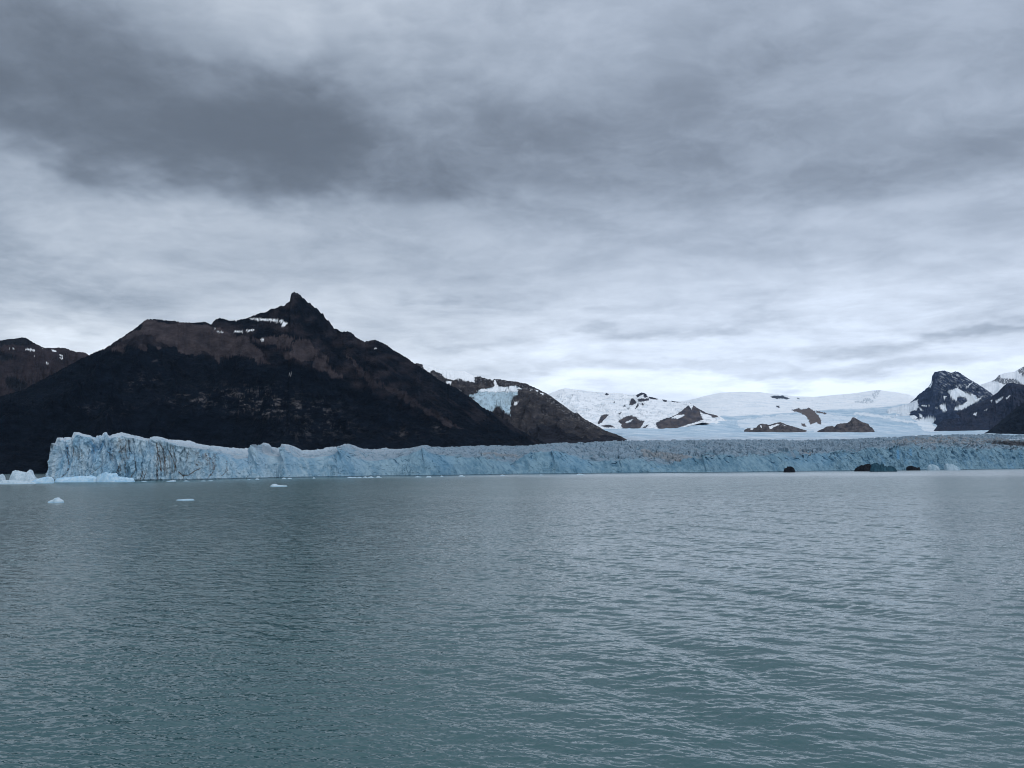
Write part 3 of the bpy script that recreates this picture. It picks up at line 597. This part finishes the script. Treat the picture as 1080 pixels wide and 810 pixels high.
# =================================================================== THE GLACIER: calving front and crevassed top
SKY_ = [(50, 471), (53.8, 469), (57.5, 469), (59, 463.5), (63, 463.2), (65, 465), (67, 463), (71, 462.7), (72.5, 465), (74.5, 463), (76.5, 457.5), (82, 457.7), (85.5, 459), (93, 460), (99.5, 463.3), (101, 460.3), (106, 461), (107.6, 457.4), (110, 457.4), (112, 460.3), (114, 460.6), (120, 458.7),
        (123, 457.6), (130, 459), (141.7, 460), (151.7, 462), (157.2, 463.2), (157.6, 465), (158.6, 465), (159, 460.5), (170, 461.5), (176.7, 464), (188, 463.5), (200, 465.5), (208, 469), (230, 472), (246.7, 473), (268, 474), (275, 470), (277.5, 468), (283, 469), (286.7, 472.5), (295, 473.5), (296.7, 469),
        (306.7, 470.5), (318, 475.5), (323, 475.5), (337, 474), (348, 472.5), (356.7, 471.5), (363, 469.5), (366.7, 469.3), (373, 471), (381.7, 473.5), (391.7, 474), (406.7, 473), (416.7, 474), (433, 473.5), (445, 471), (450, 470.5), (455, 472.5), (466.7, 472), (480, 471.5),
        (506.7, 470.5), (526.7, 470.5), (540, 470.3), (556.7, 470), (576.7, 468.5), (601.7, 467.2), (626.7, 466.3), (640, 465.8), (660, 464.9), (720, 464.3), (800, 464.3), (860, 464), (900, 463.5), (940, 461.5), (980, 459.5), (1020, 458.5), (1080, 458.5), (1240, 458)]
LIP = [(50, 472), (53.8, 470), (57.5, 470), (59, 464.3), (63, 464), (65, 466), (67, 464), (71, 463.5), (72.5, 466), (74.5, 464), (76.5, 458.5), (82, 458.5), (85.5, 460), (93, 461), (99.5, 464.5), (101, 461.5), (106, 462), (107.6, 458), (110, 458), (112, 461.3), (114, 462), (120, 460), (123, 459),
       (130, 461), (141.7, 462), (151.7, 464), (157.2, 465), (157.6, 467), (158.6, 467), (159, 462.5), (170, 464), (176.7, 467), (188, 470), (200, 471.5), (208, 472), (230, 474), (246, 479), (258, 484), (265, 482), (272, 474), (275, 470.6), (277.5, 468.6), (283, 469.6), (288, 476), (294, 481), (295.5, 474), (296.7, 469.6),
       (306.7, 471.5), (313, 475), (322, 481), (335, 482), (348, 479), (357, 474), (366, 470), (375, 474), (388, 482), (398, 485), (410, 484), (425, 479), (440, 474), (450, 471), (458, 474), (468, 478), (482, 479), (500, 482), (520, 481), (535, 485), (546, 487), (556, 481), (565, 476), (590, 474), (600, 475), (615, 480),
       (632, 485), (655, 485), (668, 482), (690, 484), (706, 490), (718, 486), (730, 482), (745, 479), (760, 478), (800, 479), (822, 476), (838, 476), (850, 481), (862, 477), (880, 474), (900, 474), (920, 471), (940, 469.5), (960, 469), (1000, 470), (1040, 471), (1080, 472), (1240, 472)]
WL = [(56, 507.5), (130, 507.2), (200, 506.5), (300, 504.2), (400, 502.6), (460, 502), (540, 500.6), (640, 499.5), (700, 499), (800, 498), (900, 496.6), (1000, 495.5), (1080, 494.6), (1240, 493.2)]
def front_Y(px):
    d = ray(px, curve(WL, px)); return -EYE * d[:, 1] / d[:, 2]
def build_glacier():
    # plan of the front: radial end wall on the left, then along the water
    side = np.linspace(0, 1, 120)
    cpx = np.concatenate([52.2 + 1.2 * side[:-1], np.linspace(53.4, 1240, 2300)])
    Yfull = front_Y(cpx)
    Ys = np.concatenate([2300 + (900 - 2300) * side[:-1] ** 0.7, Yfull[119:]])
    Ys = np.where(cpx < 60, np.maximum(Ys, Yfull + 40 * np.clip((60 - cpx) / 7, 0, 1) ** 2), Ys)
    # bays and headlands
    Ys = Ys + np.where(cpx > 60, 1, 0) * (10 * (fbm(cpx / 28, cpx * 0 + 5.5, 3, 91) + 0.6) * Ys / 1100)
    hl = curve([(0, 0), (200, 0), (258, 20), (277, -6), (292, 16), (300, -5), (335, 22), (366, -8), (398, 26), (450, -6), (500, 24), (520, 16), (545, 34), (590, -8), (632, 30), (655, 20), (706, 40), (745, 0), (850, 22), (900, -10), (1240, 0)], cpx)
    Ys = Ys + hl
    lip = curve(LIP, cpx) + 0.35 * pn(cpx / 1.6, cpx * 0, 92) + (0.5 * fbm(cpx / 5, cpx * 0 + 1.5, 3, 93) + 3.2 * np.clip(fbm(cpx / 11, cpx * 0 + 8.5, 4, 95), -0.3, 1) * smooth(600, 680, cpx)) * smooth(200, 260, cpx)
    sk = np.minimum(curve(SKY_, cpx), lip - 0.1)
    kk = ray(cpx, cpx * 0 + 480); kx = kk[:, 0] / kk[:, 1]
    X0 = kx * Ys; Y0 = Ys
    zl = zat(cpx, lip, Ys)
    far_edge = cpx < 53.4
    zl = np.where(far_edge, np.interp(Ys, [880, 1100, 2300], [zl[125], 46, 58]) + 4 * fbm(Ys / 30, Ys * 0, 4, 3), zl)
    tx = np.gradient(X0); ty = np.gradient(Y0)
    ker = np.hanning(41); ker /= ker.sum()
    tx = np.convolve(np.pad(tx, 20, 'edge'), ker, 'valid'); ty = np.convolve(np.pad(ty, 20, 'edge'), ker, 'valid')
    ln = np.hypot(tx, ty); nx = ty / ln; ny = -tx / ln
    s = np.concatenate([[0], np.cumsum(np.hypot(np.diff(X0), np.diff(Y0)))])
    R = 90; tw = np.linspace(0, 1, R)[:, None]
    zw = -3 + (zl + 3) * tw
    S2 = np.repeat(s[None, :], R, 0)
    tall = smooth(120, 60, np.abs(cpx - 130))[None, :] * 0 + 1
    scl = np.interp(cpx, [60, 250, 500, 1080], [1.0, 1.0, 1.25, 1.5])[None, :]
    sw = S2 + 4 * fbm(S2 / 14, zw / 18, 3, 101)
    f1, f2, cid = worley(sw / (6.5 * scl), zw / (38 * scl), 102)            # tall fractured slabs
    g1, g2, cid2 = worley(sw / (3.6 * scl) + 9, zw / (7 * scl), 103)        # smaller blocks
    rd = ridged(sw / (13 * scl), zw / 55, 4, 104)
    vs = ridged(sw / (4.5 * scl), zw / 40, 4, 108)
    disp = 3.4 * (cid - 0.5) * smooth(0.0, 0.3, f2 - f1) + 2.6 * (vs - 0.5) + 1.5 * (cid2 - 0.5) * smooth(0, 0.2, g2 - g1) + 4.5 * (rd - 0.5) + 3.5 * fbm(S2 / 30, zw / 30, 4, 105) + 0.9 * fbm(S2 / 2.2, zw / 3.5, 3, 106)
    disp -= 1.6 * (1 - smooth(0.0, 0.10, f2 - f1)) * smooth(0.2, 0.6, fbm(S2 / 25, zw / 25, 2, 109) + 0.4)                           # clefts between slabs
    calm = np.interp(cpx, [60, 230, 290, 840, 900, 1080], [1.0, 1.0, 0.75, 0.8, 1.25, 1.2])[None, :]
    disp *= calm
    ck = ridged((sw + 6 * fbm(S2 / 20, zw / 14, 2, 151)) / 26, zw / 90, 3, 150)
    cleft = smooth(0.62, 0.80, ck) * np.interp(cpx, [53, 250, 600, 850, 920, 1240], [0.25, 0.15, 0.3, 0.8, 1.0, 1.0])[None, :] * smooth(0.25, 0.8, tw)
    disp -= 11 * cleft
    # sloping triangular faces: the wall leans back below the low parts of its lip
    lean = np.interp(cpx, [55, 200, 260, 860, 930, 1240], [3, 5, 20, 30, 22, 20])[None, :]
    inw = lean * tw ** 1.5
    # toe of fallen blocks at the water line
    toe = (1 - smooth(0.0, 0.18, tw)) * (2.5 + 5 * smooth(0.0, 0.4, fbm(S2 / 26, tw * 0, 3, 107)))
    edge = smooth(0, 0.02, 1 - tw)
    d = (disp - inw + toe)
    Xw = X0 + nx * d; Yw = Y0 + ny * d
    # ragged crest on the right: narrow clefts cut down through the lip
    # ------- top
    T = 330; tq = (np.linspace(0, 1, T + 1)[1:, None]) ** 1.9
    lastX, lastY = Xw[-1], Yw[-1]
    Yend = np.interp(cpx, [52, 53.4, 60, 200, 560, 700, 1240], [2400, 2300, 2300, 2500, 3000, 3100, 3400])
    Yt = lastY + (Yend - lastY) * tq
    kl = lastX / lastY; ke = kx
    Xt = (kl + (ke - kl) * np.clip(tq * 20, 0, 1)) * Yt
    # height: lip -> skyline angle at crest distance
    Yc = np.interp(cpx, [52, 60, 200, 300, 560, 700, 1240], [1500, 1200, 1300, 1700, 2500, 2750, 2900])
    zc = zat(cpx, sk, Yc)
    fr = np.clip((Yt - lastY) / (Yc - lastY), 0, 1)
    zt = zl + (zc - zl) * (fr ** np.interp(cpx, [60, 250, 640, 1080], [0.8, 0.85, 0.9, 0.8]))
    over = np.clip(Yt - Yc, 0, None); zt = zt - 0.00 * over + np.where(over > 0, 0.004 * over, 0)
    # serac field
    a_near = np.interp(cpx, [53, 230, 300, 560, 640, 1080], [2.0, 2.5, 5.0, 7.0, 11.0, 10.0])[None, :]
    wrp = 12 * fbm(Xt / 60, Yt / 60, 3, 120)
    c1, c2, ci = worley((Xt + wrp) / 17, (Yt + wrp) / 26, 121)
    ser = (ci - 0.5) * smooth(0, 0.25, c2 - c1) - 0.9 * (1 - smooth(0.0, 0.16, c2 - c1))
    rt = ridged((Xt + wrp) / 30, (Yt + wrp) / 75, 5, 122) - 0.55
    hz = a_near * (0.85 * ser + 0.9 * rt) + 1.2 * fbm(Xt / 6, Yt / 9, 3, 123) + 4 * fbm(Xt / 160, Yt / 160, 3, 124)
    grow = smooth(0.0, 0.06, fr)
    zt = zt + hz * grow * np.where(Yt > Yc, 0.5, 1)
    lim = EYE + Yt * ((zat(cpx, sk - 0.5, Yc) - EYE) / Yc)[None, :] + np.clip(hz, 0, 3) * 0.5
    zt = np.minimum(zt, np.maximum(lim, zl))
    # clefts at crest of the wall
    V = np.stack([np.vstack([Xw, Xt]), np.vstack([Yw, Yt]), np.vstack([zw, zt])], -1)
    # jagged tops on the right part of the wall
    jw = np.vstack([tw ** 3 + 0 * zw, np.clip(1 - fr * 14, 0, 1) * np.ones_like(zt)])
    jr = np.interp(cpx, [53, 200, 300, 620, 860, 1240], [0.6, 0.5, 1.6, 3.2, 9.0, 9.0])[None, :]
    notch = ridged(s / 16, s * 0 + 2.2, 3, 130)[None, :]
    V[..., 2] -= jw * jr * (1.0 - notch)
    px, py = proj(V.reshape(-1, 3)); px = px.reshape(V.shape[:2]); py = py.reshape(V.shape[:2])
    face = np.vstack([np.ones_like(zw), 1 - smooth(0.0, 0.02, fr) * np.ones_like(zt)])
    face = np.clip(face + 0.9 * (smooth(-0.1, -0.5, np.vstack([np.zeros_like(zw), ser]))), 0, 1)
    # dirt bands and cracks carried in the ice of the left cliff
    lines = [([(132, 470), (133, 482), (132.3, 499)], 0.35), ([(141.5, 482), (143, 488), (143.2, 495), (138, 504)], 0.5), ([(150.5, 497), (148, 507)], 0.6), ([(154, 498), (151.5, 506)], 0.4), ([(165, 468), (166.8, 478), (169, 486), (170, 497)], 0.9), ([(168.5, 468), (172, 474), (173.5, 485), (173, 495)], 0.8),
             ([(174, 474), (175, 488), (174, 497)], 0.45), ([(166, 478), (165.5, 495), (165.6, 507)], 0.6), ([(178, 475), (182, 483), (186, 497)], 0.5), ([(184, 480), (185.6, 496)], 0.4), ([(188.5, 497.5), (193, 502), (199, 501), (205, 497), (211, 494)], 0.6), ([(193.3, 501), (193, 507)], 0.5),
             ([(226.5, 491), (225, 497), (219, 505)], 0.5), ([(217, 479), (222, 484), (226.5, 491)], 0.45), ([(239, 486), (239.5, 496), (234, 502)], 0.4), ([(205, 486), (208, 491), (211, 494)], 0.4), ([(216, 478), (219, 486)], 0.5), ([(98, 472), (99.5, 478)], 0.4),
             ([(71, 472), (71.5, 483), (73, 490)], 0.5), ([(72, 494), (69, 500), (65, 503)], 0.4), ([(127, 470), (127.5, 478)], 0.3), ([(108, 489), (105, 493), (96, 499)], 0.3), ([(125.5, 491), (122, 502)], 0.5), ([(127.5, 495), (123, 500)], 0.4), ([(78, 470), (77, 482)], 0.3), ([(86, 474), (87, 484)], 0.3), ([(113, 476), (118, 480), (119, 486)], 0.3), ([(199, 474), (197, 486)], 0.3)]
    wx_ = px + 0.7 * fbm(px / 2.5, py / 2.5, 2, 140); dirt = np.zeros(px.shape)
    for pts, w_ in lines: dirt = np.maximum(dirt, polyline(wx_, py, pts, w_ * 0.85))
    dirt *= face
    smear = mask(px, py, [[(163, 466), (175, 466), (186, 474), (188, 498), (165, 503)]], 3, 6, 8) * smooth(-0.1, 0.5, fbm(px / 2.0, py / 14, 4, 141)) * 0.55
    smear = np.maximum(smear, 0.5 * mask(px, py, [[(76, 471), (84, 470), (86, 482), (80, 485)], [(113, 474), (120, 474), (121, 484), (115, 485)], [(204, 476), (228, 478), (226, 496), (208, 488)], [(123, 462), (140, 464), (136, 500), (125, 495)]], 2, 5, 9) * smooth(-0.2, 0.4, fbm(px / 2, py / 9, 3, 142)))
    dirt = np.maximum(dirt, smear * face)
    dirt *= (px < 260)
    # brown morainic dust on the right hand top, darker belt beyond
    top = 1 - face
    dust = top * (mask(px, py, [[(930, 466), (960, 461), (1000, 460.5), (1060, 462), (1080, 465), (1100, 468), (1050, 469), (1000, 467.5), (960, 468)]], 1.5, 12, 11) * 0.65 * smooth(-0.3, 0.3, fbm(px / 5, py / 1.0, 3, 12)))
    dust = np.maximum(dust, top * 0.45 * mask(px, py, [[(676, 474), (695, 476), (725, 480), (738, 483), (720, 488), (700, 484), (680, 481)], [(500, 477), (545, 479), (552, 484), (520, 480)], [(842, 474), (858, 476), (852, 482)]], 2, 9, 13))
    lines2 = np.clip(px - 1047, 0, 8) / 8
    moraine = mask(px, py, [[(1040, 465), (1055, 464.8), (1080, 465.5), (1200, 466), (1200, 471), (1082, 470.6), (1066, 469.5), (1055, 468.5), (1043, 467.5)]], 1.0, 5, 14) * top
    # clear blue ice in deep recesses
    blue = np.zeros(px.shape)
    for pts, w_ in (([(71, 470), (71.3, 483)], 1.6), ([(99.5, 470), (98, 477)], 2.2), ([(109, 466), (106, 474)], 1.5), ([(96, 466), (101, 476)], 1.5), ([(960, 474), (961, 480)], 1.0), ([(947, 476), (947.5, 483)], 1.6), ([(233, 476), (262, 486), (252, 490)], 6), ([(276, 474), (275, 492)], 7), ([(303, 476), (306, 490)], 8), ([(366, 474), (360, 492), (375, 492)], 9), ([(450, 476), (470, 490)], 10), ([(590, 480), (610, 490)], 12), ([(838, 480), (870, 485)], 10)):
        blue = np.maximum(blue, polyline(px, py, pts, w_) * (0.8 if w_ < 3 else 0.2))
    blue[:R] = np.maximum(blue[:R], 0.55 * cleft); blue[:R] = np.maximum(blue[:R], 0.35 * smooth(-2.5, -5.5, disp))
    at = {'face': face, 'dirt': dirt, 'dust': dust, 'moraine': moraine, 'blue': blue * face, 'rim': np.vstack([smooth(0.93, 1.0, tw) + 0 * zw, 1 + 0 * zt])}
    mt, q, b = material('glacier_ice', 0.55)
    b.inputs['Specular IOR Level'].default_value = 0.3
    P = q.pos()
    nv = q.noise(q.scalev(P, (0.11, 0.11, 0.028)), 1.0, 7, 0.65)
    nf = q.noise(q.scalev(P, (0.5, 0.5, 0.22)), 1.0, 6, 0.7)
    nl = q.noise(q.scalev(P, (0.02, 0.02, 0.02)), 1.0, 4, 0.6)
    X_, Y_, Z_ = q.sep(P)
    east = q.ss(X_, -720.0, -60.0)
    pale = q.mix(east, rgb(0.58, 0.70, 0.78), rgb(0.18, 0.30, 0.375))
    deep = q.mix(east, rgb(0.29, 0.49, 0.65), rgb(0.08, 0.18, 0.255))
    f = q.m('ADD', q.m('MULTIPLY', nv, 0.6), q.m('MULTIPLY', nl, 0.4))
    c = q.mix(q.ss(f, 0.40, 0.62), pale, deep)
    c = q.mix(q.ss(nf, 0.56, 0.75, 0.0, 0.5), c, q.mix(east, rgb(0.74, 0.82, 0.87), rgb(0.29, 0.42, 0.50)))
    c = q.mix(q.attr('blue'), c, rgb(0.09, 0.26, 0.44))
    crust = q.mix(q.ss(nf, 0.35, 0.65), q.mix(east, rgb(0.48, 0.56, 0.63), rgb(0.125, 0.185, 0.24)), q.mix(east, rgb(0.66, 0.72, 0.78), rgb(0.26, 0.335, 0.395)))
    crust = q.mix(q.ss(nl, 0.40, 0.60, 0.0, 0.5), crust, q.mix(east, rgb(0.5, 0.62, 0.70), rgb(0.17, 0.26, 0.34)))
    c = q.mix(q.m('MAXIMUM', q.m('SUBTRACT', 1.0, q.attr('face')), 0.0), c, crust)
    c = q.mix(q.attr('dirt'), c, q.mix(nf, rgb(0.03, 0.026, 0.025), rgb(0.12, 0.095, 0.08)))
    c = q.mix(q.attr('dust'), c, q.mix(nf, rgb(0.14, 0.12, 0.10), rgb(0.32, 0.28, 0.25)))
    c = q.mix(q.attr('moraine'), c, rgb(0.02, 0.022, 0.028))
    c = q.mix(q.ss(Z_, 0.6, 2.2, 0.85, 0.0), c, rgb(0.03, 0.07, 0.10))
    q.l.new(c, b.inputs['Base Color'])
    bump(q, b, q.m('ADD', nv, q.m('MULTIPLY', nf, 0.35)), 2.2, 0.8)
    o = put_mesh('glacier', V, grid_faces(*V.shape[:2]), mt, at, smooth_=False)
    tag(o, 'long blue white glacier with a fractured ice cliff along the lake', 'glacier')
build_glacier()

# =================================================================== floating ice and shore rocks
def ice_mat(name, a, b_, bl, sc):
    mt, q, b = material(name, 0.45); b.inputs['Specular IOR Level'].default_value = 0.35
    P = q.pos(); n = q.noise(q.scalev(P, (sc, sc, sc * 0.7)), 1.0, 5, 0.65)
    X_, Y_, Z_ = q.sep(P)
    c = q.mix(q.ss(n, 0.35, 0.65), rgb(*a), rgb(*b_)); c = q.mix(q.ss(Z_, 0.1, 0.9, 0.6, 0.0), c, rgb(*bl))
    q.l.new(c, b.inputs['Base Color']); bump(q, b, n, 0.6 / sc * 0.2, 0.8)
    if b_[0] < 0.2: b.inputs['Specular IOR Level'].default_value = 0.05
    return mt
WHITE_ICE = ice_mat('white_berg_ice', (0.36, 0.49, 0.58), (0.54, 0.64, 0.71), (0.22, 0.42, 0.56), 0.6)
BLUE_ICE = ice_mat('blue_berg_ice', (0.30, 0.52, 0.70), (0.50, 0.67, 0.79), (0.20, 0.45, 0.65), 0.3)
TEAL_ICE = ice_mat('dark_clear_ice', (0.014, 0.045, 0.068), (0.035, 0.095, 0.135), (0.008, 0.02, 0.03), 0.12)
DIM_ICE = ice_mat('muted_berg_ice', (0.22, 0.34, 0.42), (0.36, 0.48, 0.56), (0.10, 0.22, 0.30), 0.12)  # duller ice tone for the small far bergs
ROCK = ice_mat('wet_dark_rock', (0.006, 0.008, 0.012), (0.016, 0.019, 0.025), (0.004, 0.005, 0.006), 0.12)
def floater(name, prof, wl, depth, mat, label, cat, seed, rough=0.12, lift=0.0, Yset=None, group=None):
    """prof: traced upper outline (pixel x, y); wl: pixel row of its water line; depth: front to back as a share of its width"""
    xs = [p[0] for p in prof]; x0, x1 = min(xs), max(xs); mid = np.array([(x0 + x1) / 2])
    d = ray(mid, np.array([wl])); Y0 = float((-EYE * d[:, 1] / d[:, 2])[0]) if Yset is None else Yset
    n = 90; u = np.linspace(0, 1, n); cx = x0 + (x1 - x0) * u
    top = zat(cx, curve(prof, cx), Y0) - (0 if Yset is None else 0)
    Xc = xat(cx, cx * 0 + wl, Y0); w = Xc[-1] - Xc[0]; dep = w * depth
    nv = 44; v = np.linspace(-1, 1, nv)[:, None]
    half = dep * 0.5 * (1 - (2 * u - 1) ** 4 * 0.75) * (1 + 0.25 * pn(u * 4, u * 0, seed))
    Xg = np.repeat(Xc[None, :], nv, 0) + w * 0.03 * pn(u[None, :] * 5, v * 3, seed + 1)
    Yg = Y0 + dep * 0.5 + v * half[None, :]
    hmax = max(top.max(), 0.05)
    lump = fbm(u[None, :] * 9 + 3, v * 3.5, 4, seed + 2); f1, f2, ci = worley(u[None, :] * 8 + v * 0, v * 3 + u[None, :] * 0, seed + 3)
    crest = 0.25 * pn(u * 3, u * 0 + 7, seed + 4)[None, :]
    prof_v = np.clip(1 - np.abs(v - crest) ** 2.6, 0, 1)
    z = top[None, :] * prof_v * (1 + rough * (ci - 0.5) * 2 * (1 - prof_v * 0.3)) + hmax * rough * lump * (prof_v < 0.97)
    rim = np.maximum(np.abs(v) ** 8, np.abs(2 * u[None, :] - 1) ** 24)
    z = z * (1 - rim) - (0.25 * hmax + 0.15) * rim
    Vt = np.stack([Xg, Yg, z], -1); Vb = Vt.copy(); Vb[..., 2] = -0.4 * hmax - 0.3
    V = np.concatenate([Vt.reshape(-1, 3), Vb.reshape(-1, 3)]); f = [grid_faces(nv, n), grid_faces(nv, n, off=nv * n, flip=True)]
    N = nv * n
    def skirt(idx): a = idx[:-1]; c = idx[1:]; return np.stack([a, a + N, c + N, c], -1)
    f += [skirt(np.arange(n)), skirt(np.arange(n)[::-1] + (nv - 1) * n), skirt(np.arange(nv)[::-1] * n), skirt(np.arange(nv) * n + n - 1)]
    org = np.array([float(Xc.mean()), Y0, 0.0]); V = V - org
    o = put_mesh(name, V, np.vstack(f), mat, None, smooth_=False); o.location = org
    return tag(o, label, cat, None, group)
Q6 = lambda p: Z(0, 440, 7.714, p)
Q8 = lambda p: Z(900, 440, 6.0, p)
Q78 = lambda p: Z(780, 440, 6.0, p)
floater('iceberg', Q6([(40, 540), (48, 470), (55, 440), (75, 436), (110, 436), (130, 448), (160, 455), (178, 462), (192, 434), (212, 434), (222, 465), (250, 490), (265, 520), (280, 535)]), 508.8, 0.5, WHITE_ICE, 'lumpy white iceberg with an upright spike, near the left edge', 'iceberg', 3, group='floating ice along the shore')
floater('iceberg', Q6([(-60, 540), (-40, 480), (0, 465), (12, 472), (22, 500), (30, 535)]), 509.0, 0.5, WHITE_ICE, 'pale iceberg cut by the left edge of the photo', 'iceberg', 5, group='floating ice along the shore')
floater('iceberg', Q6([(-80, 548), (0, 515), (60, 512), (130, 520), (200, 528), (250, 530), (265, 540)]), 510.6, 0.25, WHITE_ICE, 'flat ice floe lying in front of the spiked iceberg', 'ice floe', 6, 0.2, group='floating ice along the shore')
floater('iceberg', Q6([(150, 545), (230, 525), (300, 500), (340, 490), (400, 488), (410, 500), (415, 535)]), 509.8, 0.3, BLUE_ICE, 'low pale floe between the spiked iceberg and the cliff', 'ice floe', 8, 0.15, group='floating ice along the shore')
floater('iceberg', Q6([(405, 530), (430, 500), (500, 492), (560, 488), (620, 480), (700, 478), (760, 490), (768, 528)]), 508.6, 0.3, BLUE_ICE, 'long pale blue ice shelf at the foot of the cliff\'s left end', 'ice floe', 9, 0.15, group='floating ice along the shore')
floater('iceberg', Q6([(765, 530), (775, 470), (800, 462), (840, 455), (880, 460), (915, 462), (925, 485), (1000, 492), (1060, 495), (1075, 528)]), 508.4, 0.25, BLUE_ICE, 'bright blue ice block resting against the cliff base', 'ice floe', 10, 0.18, group='floating ice along the shore')
floater('iceberg', Q6([(370, 696), (385, 680), (415, 672), (428, 657), (445, 655), (465, 666), (490, 680), (498, 692)]), 530.4, 0.6, WHITE_ICE, 'small peaked white iceberg drifting alone on the left', 'iceberg', 12, 0.08, group='small drifting ice pieces')
floater('iceberg', Z(130, 440, 6, [(320, 528), (335, 522), (365, 520), (400, 518), (425, 519), (438, 526)]), 528.0, 0.5, WHITE_ICE, 'thin flat sliver of ice barely above the water, between the two small icebergs', 'ice floe', 13, 0.1, group='small drifting ice pieces')
floater('iceberg', Z(130, 440, 6, [(918, 440), (932, 428), (945, 422), (958, 423), (970, 430), (1000, 432), (1026, 433), (1030, 439)]), 513.3, 0.5, WHITE_ICE, 'low white iceberg with one raised end, drifting off the blue headlands', 'iceberg', 14, 0.08, group='small drifting ice pieces')
floater('iceberg', Z(130, 440, 6, [(262, 408), (285, 402), (310, 399), (322, 401), (326, 407)]), 508.0, 0.6, WHITE_ICE, 'tiny white ice piece just below the dirt streaked cliff', 'ice floe', 15, 0.1, group='small drifting ice pieces')
floater('iceberg', Q8([(478, 328), (490, 305), (510, 298), (530, 303), (548, 315), (560, 327)]), 496.0, 0.5, DIM_ICE, 'small low blue iceberg under the far right cliff, left of the whiter one', 'iceberg', 16, 0.1, group='icebergs at the right cliff')
floater('iceberg', Q8([(590, 328), (602, 298), (618, 293), (640, 296), (665, 310), (692, 325)]), 496.0, 0.5, DIM_ICE, 'small whiter iceberg under the far right cliff', 'iceberg', 17, 0.1, group='icebergs at the right cliff')
floater('iceberg', Q8([(120, 334), (135, 304), (160, 294), (180, 298), (215, 307), (250, 313), (285, 323), (292, 334)]), 497.5, 0.4, TEAL_ICE, 'dark teal clear iceberg against the right hand black rock', 'iceberg', 18, 0.3, group='icebergs at the right cliff')
floater('shore_rock', Q8([(20, 334), (35, 321), (60, 310), (90, 304), (130, 303), (150, 309), (170, 321), (176, 334)]), 497.1, 0.4, ROCK, 'long black rock at the water line beside the dark teal ice', 'rock', 21, 0.35)
floater('shore_rock', Q78([(285, 342), (296, 328), (315, 318), (335, 318), (348, 325), (360, 341)]), 498.2, 0.5, ROCK, 'short black hump of rock below the middle of the ice cliff', 'rock', 22, 0.35)
floater('shore_rock', Q8([(345, 324), (355, 316), (375, 312), (400, 318), (430, 320), (434, 326)]), 496.2, 0.4, ROCK, 'thin dark rock sliver between black rock and small blue iceberg', 'rock', 23, 0.35)

rb = np.random.default_rng(5)
for k_, bx_ in enumerate([118, 137, 151, 196, 214, 222, 263, 271, 299, 305, 331, 369, 374, 379, 385, 391, 399, 441, 452, 466, 487, 530, 571, 612]):
    w_ = rb.uniform(1.4, 4.2); h_ = rb.uniform(0.5, 1.5); by = float(curve(WL, np.array([bx_]))[0]) + rb.uniform(0.9, 1.5)
    floater('brash_ice', [(bx_ - w_, by), (bx_ - w_ * 0.5, by - h_ * 0.8), (bx_ + rb.uniform(-.3, .3) * w_, by - h_), (bx_ + w_ * 0.5, by - h_ * rb.uniform(0.2, 0.9)), (bx_ + w_, by)], by, 0.5, WHITE_ICE,
            'small crumb of white brash ice floating at the foot of the glacier cliff', 'ice piece', 200 + k_, 0.3, group='brash ice crumbs along the cliff foot')

# =================================================================== air
mt = bpy.data.materials.new('air'); mt.use_nodes = True; q = NT(mt.node_tree); q.n.clear()
o_ = q.n.new('ShaderNodeOutputMaterial'); vol = q.n.new('ShaderNodeVolumePrincipled')
vol.inputs['Color'].default_value = (0.32, 0.60, 1.0, 1); vol.inputs['Density'].default_value = 3.6e-6; vol.inputs['Anisotropy'].default_value = 0.2
q.l.new(vol.outputs[0], o_.inputs['Volume'])
x0, x1, y0, y1, z0, z1 = -30500, 30500, -30500, 30500, -40, 2500
V = np.array([(x, y, z) for z in (z0, z1) for y in (y0, y1) for x in (x0, x1)], float)
fb = np.array([(0, 2, 3, 1), (4, 5, 7, 6), (0, 1, 5, 4), (2, 6, 7, 3), (0, 4, 6, 2), (1, 3, 7, 5)])
hz = put_mesh('haze', V, fb, mt, None, False); tag(hz, 'thin blue haze over the lake and mountains', 'haze', 'stuff')
